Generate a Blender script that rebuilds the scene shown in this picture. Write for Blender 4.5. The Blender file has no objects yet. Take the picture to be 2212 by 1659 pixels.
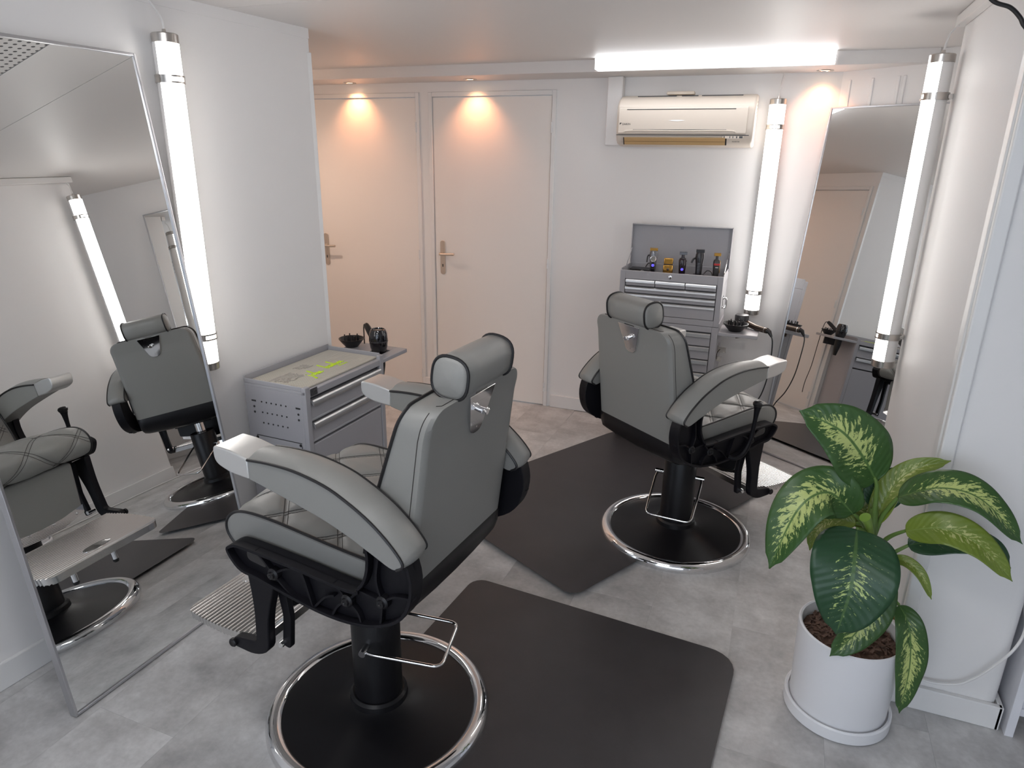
import bpy, bmesh, math, random
from mathutils import Vector, Matrix
random.seed(7)
R = math.radians
sc = bpy.context.scene
col = sc.collection

# ------------------------------------------------------------------ camera
cam = bpy.data.cameras.new('camera'); cam.sensor_width = 36.0; cam.lens = 24.0
cam.clip_start = 0.02; cam.clip_end = 60
co = bpy.data.objects.new('camera', cam); col.objects.link(co); sc.camera = co
def cam_matrix():
    f, cx, cy = 1475.0, 1106.0, 829.5
    down = Vector((1035 - cx, 5250 - cy, f)).normalized(); up = -down
    fw = Vector((0, 0, 1)); y0 = (fw - up * fw.dot(up)).normalized(); x0 = y0.cross(up)
    a = R(21.4); c, s = math.cos(a), math.sin(a)
    rows = [x0 * c - y0 * s, x0 * s + y0 * c, up]
    ax = [Vector((rows[0][i], rows[1][i], rows[2][i])) for i in range(3)]
    m = Matrix.Identity(4)
    for r in range(3):
        m[r][0] = ax[0][r]; m[r][1] = -ax[1][r]; m[r][2] = -ax[2][r]
    m.translation = Vector((0, 0, 1.68))
    return m
co.matrix_world = cam_matrix()

# ------------------------------------------------------------------ world, daylight, exposure
w = bpy.data.worlds.new('world'); sc.world = w; w.use_nodes = True
w.node_tree.nodes['Background'].inputs[0].default_value = (0.80, 0.88, 1.0, 1)
w.node_tree.nodes['Background'].inputs[1].default_value = 0.9
sc.view_settings.view_transform = 'Standard'; sc.view_settings.look = 'None'
sc.view_settings.gamma = 1.0; sc.view_settings.use_curve_mapping = False
sc.view_settings.exposure = 0.72
WINDOW_W, TUBE_E, BATTEN_E, SPOT_W, FRONT_E = 13.0, 6.4, 5.4, 6.6, 13.0
al = bpy.data.lights.new('window_daylight', 'AREA'); al.shape = 'RECTANGLE'; al.size = 3.6; al.size_y = 1.75
al.energy = WINDOW_W; al.color = (0.68, 0.82, 1.0)
ao = bpy.data.objects.new('window_daylight', al); col.objects.link(ao)
ao.location = (0.2, -2.62, 1.2); ao.rotation_euler = (R(90), 0, 0)

# ------------------------------------------------------------------ helpers: materials
MATS = {}
def mat(name, c, rough=0.5, metal=0.0, spec=0.5, bump=0.0, bscale=200.0, emit=0.0, coat=0.0, mottle=0.0, mscale=4.0, btype='NOISE'):
    if name in MATS: return MATS[name]
    m = bpy.data.materials.new(name); m.use_nodes = True; nt = m.node_tree; b = nt.nodes['Principled BSDF']
    b.inputs['Base Color'].default_value = (*c, 1); b.inputs['Roughness'].default_value = rough
    b.inputs['Metallic'].default_value = metal; b.inputs['Specular IOR Level'].default_value = spec
    b.inputs['Coat Weight'].default_value = coat
    if emit:
        b.inputs['Emission Color'].default_value = (*c, 1); b.inputs['Emission Strength'].default_value = emit
    if bump or mottle:
        tc = nt.nodes.new('ShaderNodeTexCoord')
    if bump:
        if btype == 'NOISE':
            n = nt.nodes.new('ShaderNodeTexNoise'); n.inputs['Scale'].default_value = bscale; n.inputs['Detail'].default_value = 4; out = n.outputs[0]
        else:
            n = nt.nodes.new('ShaderNodeTexVoronoi'); n.inputs['Scale'].default_value = bscale; out = n.outputs[0]
        nt.links.new(tc.outputs['Object'], n.inputs['Vector'])
        bp = nt.nodes.new('ShaderNodeBump'); bp.inputs['Strength'].default_value = bump; bp.inputs['Distance'].default_value = 0.002
        nt.links.new(out, bp.inputs['Height']); nt.links.new(bp.outputs[0], b.inputs['Normal'])
    if mottle:
        n = nt.nodes.new('ShaderNodeTexNoise'); n.inputs['Scale'].default_value = mscale; n.inputs['Detail'].default_value = 8; n.inputs['Roughness'].default_value = 0.65
        nt.links.new(tc.outputs['Object'], n.inputs['Vector'])
        r = nt.nodes.new('ShaderNodeValToRGB')
        lo = [max(0, x * (1 - mottle)) for x in c]; hi = [min(1, x * (1 + mottle)) for x in c]
        r.color_ramp.elements[0].position = 0.3; r.color_ramp.elements[0].color = (*lo, 1)
        r.color_ramp.elements[1].position = 0.7; r.color_ramp.elements[1].color = (*hi, 1)
        nt.links.new(n.outputs[0], r.inputs[0]); nt.links.new(r.outputs[0], b.inputs['Base Color'])
    MATS[name] = m
    return m

PAINT = mat('white_wall_paint', (0.83, 0.812, 0.80), 0.55, bump=0.12, bscale=90)
CEIL = mat('ceiling_paint', (0.76, 0.73, 0.71), 0.5, bump=0.06, bscale=40)
DOORP = mat('door_paint', (0.84, 0.80, 0.765), 0.38, bump=0.03, bscale=150)
TRIMP = mat('trim_paint', (0.80, 0.79, 0.78), 0.35)
LEATHER = mat('grey_leather', (0.245, 0.242, 0.229), 0.42, bump=0.10, bscale=900, btype='VORONOI')
PIPING = mat('black_piping', (0.012, 0.011, 0.012), 0.4)
STITCH = mat('dark_thread', (0.035, 0.03, 0.028), 0.8)
BLACKM = mat('black_cast_metal', (0.006, 0.0055, 0.008), 0.5, spec=0.22, bump=0.08, bscale=1500)
BLACKS = mat('black_satin_steel', (0.007, 0.0065, 0.008), 0.36, spec=0.35)
BLACKP = mat('black_plastic', (0.012, 0.011, 0.012), 0.35)
GLOSSB = mat('gloss_black', (0.006, 0.005, 0.007), 0.08, coat=0.5)
CHROME = mat('chrome', (0.82, 0.82, 0.83), 0.06, 1.0)
BRUSHED = mat('brushed_aluminium', (0.72, 0.71, 0.70), 0.30, 1.0)
STEEL = mat('satin_steel', (0.55, 0.52, 0.49), 0.25, 1.0)
ARMTIP = mat('satin_aluminium', (0.66, 0.655, 0.64), 0.38, 0.75)
RUBBER = mat('black_rubber_mat', (0.043, 0.039, 0.041), 0.42, bump=0.15, bscale=350, mottle=0.12, mscale=6)
CABGREY = mat('cabinet_grey', (0.375, 0.370, 0.392), 0.42, bump=0.05, bscale=600)
CABDARK = mat('cabinet_recess', (0.05, 0.05, 0.055), 0.6)
HANDLE = mat('drawer_pull_aluminium', (0.66, 0.66, 0.66), 0.36, 0.9)
BEIGE = mat('beige_plastic', (0.66, 0.57, 0.47), 0.4)
CREAM = mat('cream_plastic', (0.72, 0.635, 0.55), 0.4)
TAN = mat('yellowed_louvre', (0.55, 0.36, 0.17), 0.5)
WHITEP = mat('white_plastic', (0.80, 0.78, 0.76), 0.3)
CERAMIC = mat('white_ceramic', (0.80, 0.80, 0.82), 0.3)
MELAMINE = mat('white_melamine', (0.78, 0.78, 0.82), 0.4)
NICKEL = mat('satin_nickel', (0.62, 0.55, 0.48), 0.42, 0.8)
GOLD = mat('gold_metal', (0.75, 0.42, 0.10), 0.18, 1.0)
GUN = mat('gunmetal', (0.16, 0.16, 0.17), 0.3, 0.8)
REDP = mat('red_plastic', (0.45, 0.02, 0.02), 0.4)
BLUELED = mat('blue_led', (0.15, 0.12, 1.0), 0.4, emit=0.5)
LIME = mat('lime_print', (0.62, 0.85, 0.02), 0.5)
MATSHADE = mat('taupe_rubber_shaded', (0.34, 0.32, 0.28), 0.6)  # counter mat base, darkened: shade between the ribs painted into the colour
MATLIT = mat('taupe_rubber_rib_lit', (0.56, 0.53, 0.47), 0.6)  # same rubber made lighter: light catching the ribs painted in
INK = mat('dark_print', (0.03, 0.03, 0.03), 0.5)
MIRROR = mat('mirror_silver', (0.86, 0.875, 0.875), 0.0, 1.0)
BRONZE = mat('dark_bronze', (0.10, 0.075, 0.06), 0.3, 0.8)
GREYCAP = mat('dark_grey_plastic', (0.03, 0.028, 0.03), 0.35)
TUBELIT = mat('lit_tube_diffuser', (1.0, 0.965, 0.93), 0.5, emit=TUBE_E)
BATLIT = mat('lit_batten_diffuser', (0.95, 0.97, 1.0), 0.5, emit=BATTEN_E)
FRONTLIT = mat('lit_front_batten_diffuser', (0.97, 0.98, 1.0), 0.5, emit=FRONT_E)
SPOTLIT = mat('lit_spot_lens', (1.0, 0.75, 0.45), 0.5, emit=6.0)

def floor_material():
    m = bpy.data.materials.new('concrete_look_vinyl'); m.use_nodes = True; nt = m.node_tree; b = nt.nodes['Principled BSDF']
    geo = nt.nodes.new('ShaderNodeNewGeometry'); oi = nt.nodes.new('ShaderNodeObjectInfo')
    add = nt.nodes.new('ShaderNodeVectorMath'); add.operation = 'MULTIPLY_ADD'
    comb = nt.nodes.new('ShaderNodeCombineXYZ'); nt.links.new(oi.outputs['Random'], comb.inputs[0]); nt.links.new(oi.outputs['Random'], comb.inputs[1])
    add.inputs[1].default_value = (37, 91, 11)
    nt.links.new(comb.outputs[0], add.inputs[0]); nt.links.new(geo.outputs['Position'], add.inputs[2])
    n1 = nt.nodes.new('ShaderNodeTexNoise'); n1.inputs['Scale'].default_value = 5.5; n1.inputs['Detail'].default_value = 9; n1.inputs['Roughness'].default_value = 0.62
    n2 = nt.nodes.new('ShaderNodeTexNoise'); n2.inputs['Scale'].default_value = 60; n2.inputs['Detail'].default_value = 6
    nt.links.new(add.outputs[0], n1.inputs['Vector']); nt.links.new(add.outputs[0], n2.inputs['Vector'])
    r = nt.nodes.new('ShaderNodeValToRGB'); e = r.color_ramp.elements
    e[0].position = 0.32; e[0].color = (0.36, 0.352, 0.346, 1); e[1].position = 0.68; e[1].color = (0.62, 0.612, 0.604, 1)
    nt.links.new(n1.outputs[0], r.inputs[0])
    mr = nt.nodes.new('ShaderNodeMapRange'); mr.inputs['To Min'].default_value = 0.90; mr.inputs['To Max'].default_value = 1.10
    nt.links.new(oi.outputs['Random'], mr.inputs[0])
    mr2 = nt.nodes.new('ShaderNodeMapRange'); mr2.inputs['From Min'].default_value = 0.3; mr2.inputs['From Max'].default_value = 0.7
    mr2.inputs['To Min'].default_value = 0.93; mr2.inputs['To Max'].default_value = 1.07
    nt.links.new(n2.outputs[0], mr2.inputs[0])
    mu = nt.nodes.new('ShaderNodeMath'); mu.operation = 'MULTIPLY'; nt.links.new(mr.outputs[0], mu.inputs[0]); nt.links.new(mr2.outputs[0], mu.inputs[1])
    vm = nt.nodes.new('ShaderNodeVectorMath'); vm.operation = 'SCALE'
    nt.links.new(r.outputs[0], vm.inputs[0]); nt.links.new(mu.outputs[0], vm.inputs['Scale']); nt.links.new(vm.outputs[0], b.inputs['Base Color'])
    b.inputs['Roughness'].default_value = 0.42
    bp = nt.nodes.new('ShaderNodeBump'); bp.inputs['Strength'].default_value = 0.06; nt.links.new(n2.outputs[0], bp.inputs['Height']); nt.links.new(bp.outputs[0], b.inputs['Normal'])
    return m
FLOORM = floor_material()

def perforated_material():
    m = bpy.data.materials.new('perforated_ceiling_board'); m.use_nodes = True; nt = m.node_tree; b = nt.nodes['Principled BSDF']
    geo = nt.nodes.new('ShaderNodeNewGeometry'); sx = nt.nodes.new('ShaderNodeSeparateXYZ'); nt.links.new(geo.outputs['Position'], sx.inputs[0])
    outs = []
    for i in (0, 1):
        a = nt.nodes.new('ShaderNodeMath'); a.operation = 'MULTIPLY'; a.inputs[1].default_value = 1 / 0.032; nt.links.new(sx.outputs[i], a.inputs[0])
        f = nt.nodes.new('ShaderNodeMath'); f.operation = 'FRACT'; nt.links.new(a.outputs[0], f.inputs[0])
        s = nt.nodes.new('ShaderNodeMath'); s.operation = 'SUBTRACT'; s.inputs[1].default_value = 0.5; nt.links.new(f.outputs[0], s.inputs[0])
        p = nt.nodes.new('ShaderNodeMath'); p.operation = 'POWER'; p.inputs[1].default_value = 2; nt.links.new(s.outputs[0], p.inputs[0]); outs.append(p)
    ad = nt.nodes.new('ShaderNodeMath'); nt.links.new(outs[0].outputs[0], ad.inputs[0]); nt.links.new(outs[1].outputs[0], ad.inputs[1])
    lt = nt.nodes.new('ShaderNodeMath'); lt.operation = 'LESS_THAN'; lt.inputs[1].default_value = 0.05; nt.links.new(ad.outputs[0], lt.inputs[0])
    mx = nt.nodes.new('ShaderNodeMix'); mx.data_type = 'RGBA'; mx.inputs['A'].default_value = (0.76, 0.73, 0.71, 1); mx.inputs['B'].default_value = (0.05, 0.05, 0.05, 1)
    nt.links.new(lt.outputs[0], mx.inputs['Factor']); nt.links.new(mx.outputs['Result'], b.inputs['Base Color']); b.inputs['Roughness'].default_value = 0.6
    return m
PERF = perforated_material()

def leaf_material(name, g1, g2, cream, amount, vein=(0.10, 0.19, 0.05)):
    m = bpy.data.materials.new(name); m.use_nodes = True; nt = m.node_tree; b = nt.nodes['Principled BSDF']; L = nt.links.new
    def math_(op, a, bb=None):
        n = nt.nodes.new('ShaderNodeMath'); n.operation = op
        for i, v in enumerate((a, bb)):
            if v is None: continue
            if isinstance(v, (int, float)): n.inputs[i].default_value = v
            else: L(v, n.inputs[i])
        return n.outputs[0]
    uv = nt.nodes.new('ShaderNodeUVMap'); uv.uv_map = 'UVMap'; s = nt.nodes.new('ShaderNodeSeparateXYZ'); L(uv.outputs[0], s.inputs[0])
    u = s.outputs[0]; v = math_('MULTIPLY', math_('SUBTRACT', s.outputs[1], 0.5), 2.0); av = math_('ABSOLUTE', v)
    slant = math_('SUBTRACT', u, math_('MULTIPLY', av, 0.16))
    oi = nt.nodes.new('ShaderNodeObjectInfo')
    c = nt.nodes.new('ShaderNodeCombineXYZ'); L(math_('MULTIPLY', slant, 34.0), c.inputs[0]); L(math_('MULTIPLY', v, 3.6), c.inputs[1]); L(math_('MULTIPLY', oi.outputs['Random'], 50.0), c.inputs[2])
    n = nt.nodes.new('ShaderNodeTexNoise'); n.inputs['Scale'].default_value = 1.0; n.inputs['Detail'].default_value = 5; n.inputs['Roughness'].default_value = 0.7; n.inputs['Distortion'].default_value = 0.4
    L(c.outputs[0], n.inputs['Vector'])
    # blotches are densest around the midrib and die out to the margin
    msk = math_('SUBTRACT', 1.0, math_('POWER', av, 1.3))
    ends = math_('MULTIPLY', math_('MULTIPLY', u, math_('SUBTRACT', 1.05, u)), 3.6)
    thr = math_('ADD', math_('MULTIPLY', math_('MULTIPLY', msk, math_('MINIMUM', ends, 1.0)), amount), n.outputs[0])
    blot = nt.nodes.new('ShaderNodeMapRange'); blot.inputs['From Min'].default_value = 0.72; blot.inputs['From Max'].default_value = 0.755; L(thr, blot.inputs[0])
    mid = nt.nodes.new('ShaderNodeMapRange'); mid.inputs['From Min'].default_value = 0.03; mid.inputs['From Max'].default_value = 0.055; mid.inputs['To Min'].default_value = 1; mid.inputs['To Max'].default_value = 0; L(av, mid.inputs[0])
    n2 = nt.nodes.new('ShaderNodeTexNoise'); n2.inputs['Scale'].default_value = 3.0; L(uv.outputs[0], n2.inputs['Vector'])
    def mix(f, a, bcol):
        x = nt.nodes.new('ShaderNodeMix'); x.data_type = 'RGBA'; L(f, x.inputs['Factor'])
        for k, q in (('A', a), ('B', bcol)):
            if isinstance(q, tuple): x.inputs[k].default_value = (*q, 1)
            else: L(q, x.inputs[k])
        return x.outputs['Result']
    base = mix(n2.outputs[0], g1, g2); base = mix(blot.outputs[0], base, cream); base = mix(mid.outputs[0], base, vein)
    L(base, b.inputs['Base Color']); b.inputs['Roughness'].default_value = 0.36
    wv = math_('SINE', math_('MULTIPLY', slant, 95.0))
    bp = nt.nodes.new('ShaderNodeBump'); bp.inputs['Strength'].default_value = 0.10; bp.inputs['Distance'].default_value = 0.004; L(wv, bp.inputs['Height']); L(bp.outputs[0], b.inputs['Normal'])
    b.inputs['Subsurface Weight'].default_value = 0.0
    return m
LEAF_A = leaf_material('leaf_variegated', (0.030, 0.085, 0.022), (0.055, 0.125, 0.028), (0.50, 0.58, 0.20), 0.34)
LEAF_D = leaf_material('leaf_dark', (0.014, 0.060, 0.026), (0.028, 0.082, 0.030), (0.47, 0.58, 0.20), 0.21, (0.07, 0.14, 0.04))
LEAF_Y = leaf_material('leaf_yellow_green', (0.13, 0.20, 0.03), (0.20, 0.26, 0.03), (0.48, 0.50, 0.20), 0.24, (0.20, 0.28, 0.06))
STEM_M = mat('green_stalk', (0.13, 0.22, 0.05), 0.4)
DEAD_M = mat('withered_leaf', (0.40, 0.20, 0.04), 0.6)
BARK = mat('bark_chips', (0.11, 0.06, 0.042), 0.85, mottle=0.6, mscale=60)

# ------------------------------------------------------------------ helpers: geometry
class G:
    def __init__(s): s.v = []; s.f = []
    def add(s, vs, fs):
        o = len(s.v); s.v += [tuple(p) for p in vs]; s.f += [tuple(i + o for i in f) for f in fs]; return s
    def box(s, c, d, m=None):
        x, y, z = d[0] / 2, d[1] / 2, d[2] / 2
        vs = [Vector((i * x, j * y, k * z)) for i in (-1, 1) for j in (-1, 1) for k in (-1, 1)]
        if m is not None: vs = [m @ p for p in vs]
        vs = [p + Vector(c) for p in vs]
        return s.add(vs, [(0, 1, 3, 2), (4, 6, 7, 5), (0, 4, 5, 1), (2, 3, 7, 6), (0, 2, 6, 4), (1, 5, 7, 3)])
    def b2(s, x0, x1, y0, y1, z0, z1): return s.box(((x0 + x1) / 2, (y0 + y1) / 2, (z0 + z1) / 2), (x1 - x0, y1 - y0, z1 - z0))
    def lathe(s, prof, n=32, m=None, a0=0.0, a1=2 * math.pi):
        full = abs(a1 - a0 - 2 * math.pi) < 1e-6; k = n if full else n + 1
        vs = []
        for r, z in prof:
            for i in range(k):
                a = a0 + (a1 - a0) * i / n; p = Vector((r * math.cos(a), r * math.sin(a), z)); vs.append(m @ p if m is not None else p)
        fs = []
        for j in range(len(prof) - 1):
            for i in range(n):
                i2 = (i + 1) % k; fs.append((j * k + i, j * k + i2, (j + 1) * k + i2, (j + 1) * k + i))
        s.add(vs, fs)
        if full:
            o = len(s.v) - len(vs)
            if prof[0][0] > 1e-6: s.f.append(tuple(o + i for i in reversed(range(k))))
            if prof[-1][0] > 1e-6: s.f.append(tuple(o + (len(prof) - 1) * k + i for i in range(k)))
        return s
    def cyl(s, p0, p1, r0, r1=None, n=20):
        r1 = r0 if r1 is None else r1; p0 = Vector(p0); p1 = Vector(p1); d = p1 - p0
        m = Matrix.Translation(p0) @ d.to_track_quat('Z', 'Y').to_matrix().to_4x4()
        return s.lathe([(r0, 0), (r1, d.length)], n, m)
    def tube(s, pts, r, n=8, closed=False, radii=None):
        pts = [Vector(p) for p in pts]; N = len(pts); vs = []; prev = None
        for i, p in enumerate(pts):
            t = (pts[(i + 1) % N] - pts[i - 1]) if closed else (pts[min(i + 1, N - 1)] - pts[max(i - 1, 0)])
            t.normalize()
            if prev is None:
                a = Vector((0, 0, 1)) if abs(t.z) < 0.9 else Vector((1, 0, 0)); nrm = t.cross(a).normalized()
            else:
                nrm = prev - t * prev.dot(t)
                nrm = nrm.normalized() if nrm.length > 1e-6 else t.orthogonal().normalized()
            prev = nrm; bi = t.cross(nrm); rr = radii[i] if radii else r
            for k in range(n):
                a = 2 * math.pi * k / n; vs.append(p + nrm * (rr * math.cos(a)) + bi * (rr * math.sin(a)))
        fs = []
        for i in range(N if closed else N - 1):
            j = (i + 1) % N
            for k in range(n):
                k2 = (k + 1) % n; fs.append((i * n + k, i * n + k2, j * n + k2, j * n + k))
        if not closed: fs += [tuple(reversed(range(n))), tuple((N - 1) * n + k for k in range(n))]
        return s.add(vs, fs)
    def prism(s, out, fn, h0, h1):
        # out: 2-D outline; fn(p, q, h) -> 3-D point
        n = len(out); vs = [fn(p[0], p[1], h0) for p in out] + [fn(p[0], p[1], h1) for p in out]
        fs = [tuple(range(n)), tuple(reversed(range(n, 2 * n)))] + [(i, n + i, n + (i + 1) % n, (i + 1) % n) for i in range(n)]
        return s.add(vs, fs)
    def grid(s, fn, nu, nv):
        vs = [fn(i / nu, j / nv) for i in range(nu + 1) for j in range(nv + 1)]
        fs = [(i * (nv + 1) + j, (i + 1) * (nv + 1) + j, (i + 1) * (nv + 1) + j + 1, i * (nv + 1) + j + 1) for i in range(nu) for j in range(nv)]
        return s.add(vs, fs)

def build(name, g, m, parent=None, bevel=0.0, seg=2, angle=38, loc=None, rotz=None, fix=True):
    me = bpy.data.meshes.new(name); me.from_pydata(g.v, [], g.f); me.validate()
    if fix:
        bm = bmesh.new(); bm.from_mesh(me); bmesh.ops.recalc_face_normals(bm, faces=bm.faces); bm.to_mesh(me); bm.free()
    me.polygons.foreach_set('use_smooth', [True] * len(me.polygons)); me.set_sharp_from_angle(angle=R(angle))
    me.materials.append(m)
    o = bpy.data.objects.new(name, me); col.objects.link(o)
    if parent is not None: o.parent = parent
    if loc is not None: o.location = loc
    if rotz is not None: o.rotation_euler = (0, 0, rotz)
    if bevel:
        b = o.modifiers.new('bevel', 'BEVEL'); b.width = bevel; b.segments = seg; b.limit_method = 'ANGLE'; b.angle_limit = R(40); b.harden_normals = False
    return o
def thing(name, label, cat, loc=(0, 0, 0), rotz=0.0, group=None):
    o = bpy.data.objects.new(name, None); col.objects.link(o); o.location = loc; o.rotation_euler = (0, 0, rotz); o.empty_display_size = 0.05
    o['label'] = label; o['category'] = cat
    if group: o['group'] = group
    return o
def tag(o, label, cat, group=None):
    o['label'] = label; o['category'] = cat
    if group: o['group'] = group
    return o
def struct(name, g, m, label, cat, bevel=0.0, **k):
    o = build(name, g, m, None, bevel, **k); o['kind'] = 'structure'; o['label'] = label; o['category'] = cat; return o
def spline(pts, n=8, closed=False):
    pts = [Vector(p) for p in pts]; N = len(pts); out = []
    for i in range(N if closed else N - 1):
        if closed: p0, p1, p2, p3 = (pts[(i + k) % N] for k in (-1, 0, 1, 2))
        else: p0, p1, p2, p3 = pts[max(i - 1, 0)], pts[i], pts[i + 1], pts[min(i + 2, N - 1)]
        for k in range(n):
            t = k / n
            out.append(0.5 * ((2 * p1) + (p2 - p0) * t + (2 * p0 - 5 * p1 + 4 * p2 - p3) * t * t + (3 * p1 - p0 - 3 * p2 + p3) * t ** 3))
    if not closed: out.append(pts[-1])
    return out
def fillet(pts, r, n=5):
    # round the corners of a 2-D polygon; r may be a list
    P = [Vector((p[0], p[1])) for p in pts]; N = len(P); out = []
    for i in range(N):
        rr = r[i] if isinstance(r, (list, tuple)) else r
        a, b, c = P[i - 1], P[i], P[(i + 1) % N]
        if rr <= 0: out.append(b); continue
        u = (a - b); v = (c - b); rr = min(rr, u.length * 0.49, v.length * 0.49); u.normalize(); v.normalize()
        p0 = b + u * rr; p1 = b + v * rr
        for k in range(n + 1):
            t = k / n; out.append(p0 * (1 - t) ** 2 + b * 2 * t * (1 - t) + p1 * t * t)
    return [(p.x, p.y) for p in out]
def lerp_tab(tab, x):
    if x <= tab[0][0]: return tab[0][1]
    for (a, b), (c, d) in zip(tab, tab[1:]):
        if x <= c: return b + (d - b) * (x - a) / (c - a)
    return tab[-1][1]
def text_mesh(name, body, size, m, parent, loc, rot, extrude=0.0003, align='LEFT'):
    cu = bpy.data.curves.new(name, 'FONT'); cu.body = body; cu.size = size; cu.extrude = extrude; cu.align_x = align
    t = bpy.data.objects.new(name + '_tmp', cu); col.objects.link(t)
    dg = bpy.context.evaluated_depsgraph_get(); me = bpy.data.meshes.new_from_object(t.evaluated_get(dg)); bpy.data.objects.remove(t)
    me.materials.clear(); me.materials.append(m); me.name = name
    o = bpy.data.objects.new(name, me); col.objects.link(o); o.parent = parent; o.location = loc; o.rotation_euler = rot
    return o

# ================================================================== THE ROOM
CEIL_Z = 2.195; YB = 4.34
LW = lambda y: -2.125 + 0.0787 * (y - 1.97)          # the left wall runs 4.5 degrees off the back wall's normal
CORNER_Y = 2.75; CX = LW(CORNER_Y)

# floor
fl = struct('floor', G().b2(-4.6, 3.2, -2.7, 4.5, -0.06, -0.003), FLOORM, 'grey concrete-look vinyl floor of the barber shop', 'floor')
tile = G().b2(-0.1523, 0.1523, -0.2998, 0.2998, -0.0035, 0.0)
tme = None
for i in range(-12, 8):
    x = -0.1525 + 0.305 * i
    off = 2.335 if i % 2 == 0 else 2.335 + 0.3
    if i % 2 == 0: off = 2.64
    else: off = 2.335
    for j in range(-4, 4):
        y = off - 0.3 + 0.6 * j
        if y < 0.3 or y > 4.2: continue
        if tme is None:
            t = build('floor_tile', tile, FLOORM, fl, loc=(x, y, 0)); tme = t.data
        else:
            t = bpy.data.objects.new('floor_tile', tme); col.objects.link(t); t.parent = fl; t.location = (x, y, 0)

# ceiling: painted board at the back, loose panels with open joints nearer the window
ce = struct('ceiling', G().b2(-4.6, 3.2, -2.7, 4.5, CEIL_Z + 0.012, CEIL_Z + 0.08), mat('ceiling_void', (0.12, 0.11, 0.10), 0.8), 'low white ceiling of boards and panels', 'ceiling')
build('painted_board', G().b2(-4.6, 3.2, 2.292, 4.5, CEIL_Z, CEIL_Z + 0.012), CEIL, ce)
y1 = 2.288; row = 0
while y1 > -2.6:
    x0 = -2.8 + (0.35 if row % 2 else 0.0); dep = 0.35 if row == 0 else 0.6
    while x0 < 3.0:
        g = G().b2(x0 + 0.002, min(x0 + 1.2, 3.2) - 0.002, y1 - dep + 0.005, y1, CEIL_Z, CEIL_Z + 0.011)
        build('ceiling_panel', g, PERF if (row % 3 == 1) else CEIL, ce); x0 += 1.2
    y1 -= dep; row += 1
so = struct('trim_1', G().b2(-4.6, 0.56, 4.035, YB + 0.02, 2.133, CEIL_Z + 0.01), CEIL, 'low boxed soffit running along the top of the back wall', 'soffit', bevel=0.003)

# back wall, cut around the two doors
wb = G()
for x0, x1, z0, z1 in [(-4.6, -3.262, 0, 2.2), (-3.262, -2.424, 2.045, 2.2), (-2.424, -2.298, 0, 2.2), (-2.298, -1.46, 2.045, 2.2), (-1.46, 0.18, 0, 2.2)]:
    wb.b2(x0, x1, YB, YB + 0.12, z0, z1)
struct('wall_back', wb, PAINT, 'white painted back wall behind the air conditioner and doors', 'wall')
# diagonal wall in the right corner, with old shallow panel battens, then the recess wall
da = R(-35); dd = Vector((math.cos(da), math.sin(da), 0)); dn = Vector((-dd.y, dd.x, 0))
D0 = Vector((0.165, YB, 0)); DL = (1.25 - 0.165) / dd.x; D1 = D0 + dd * DL
def diag(l0, l1, n0, n1, z0, z1, g):
    vs = [D0 + dd * l + dn * n + Vector((0, 0, z)) for l in (l0, l1) for n in (n0, n1) for z in (z0, z1)]
    return g.add(vs, [(0, 1, 3, 2), (4, 6, 7, 5), (0, 4, 5, 1), (2, 3, 7, 6), (0, 2, 6, 4), (1, 5, 7, 3)])
dw = struct('wall_right', diag(0, DL, 0.0, 0.1, 0, 2.2, G()), PAINT, 'white diagonal wall across the right back corner', 'wall')
for l in (0.04, 0.165, 0.30, 0.33):
    build('batten', diag(l, l + 0.016, -0.006, 0.01, 0.1, 2.09, G()), PAINT, dw, bevel=0.003)
struct('wall_right_recess', G().b2(1.25, 1.35, 2.95, D1.y + 0.05, 0, 2.2), PAINT, 'white wall closing the recess behind the pillar', 'wall')
struct('wall_right_side', G().b2(1.35, 3.2, 2.95, 3.05, 0, 2.2), PAINT, 'white wall behind the side room', 'wall')
struct('wall_right_far', G().b2(2.9, 3.0, -2.6, 2.95, 0, 2.2), PAINT, 'white far wall of the side room', 'wall')
# vent device high on the recess wall (seen only in the mirror)
vd = thing('extractor_vent', 'small square white extractor vent with a round grille, high on the recess wall', 'vent', (1.25, 3.30, 1.93))
build('plate', G().b2(-0.022, 0.0, -0.08, 0.08, -0.08, 0.08), WHITEP, vd, bevel=0.012)
build('grille_ring', G().lathe([(0.05, 0), (0.056, 0.003), (0.05, 0.006), (0.045, 0.003), (0.05, 0)], 28, Matrix.Translation((-0.022, 0, 0)) @ Matrix.Rotation(R(-90), 4, 'Y')), GREYCAP, vd)

# left wall and its end face with a third door
def quadwall(p, q, th, z0=0.0, z1=2.2, g=None):
    p = Vector((*p, 0)); q = Vector((*q, 0)); d = (q - p).normalized(); n = Vector((-d.y, d.x, 0)) * th; g = g or G()
    vs = [a + Vector((0, 0, z)) for a in (p, q, q + n, p + n) for z in (z0, z1)]
    return g.add(vs, [(0, 2, 3, 1), (2, 4, 5, 3), (4, 6, 7, 5), (6, 0, 1, 7), (0, 6, 4, 2), (1, 3, 5, 7)])
lw = struct('wall_left', quadwall((LW(-2.7), -2.7), (CX, CORNER_Y), 0.10), PAINT, 'white left wall behind the leaning mirror and tool trolley', 'wall')
build('top_batten', quadwall((LW(0.5) + 0.004, 0.5), (CX + 0.004, CORNER_Y), 0.004, 2.155, 2.195), PAINT, lw)
EA = R(158); ed = Vector((math.cos(EA), math.sin(EA), 0)); en = Vector((-ed.y, ed.x, 0))   # end face runs away to the left
if en.y < 0: en = -en
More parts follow.
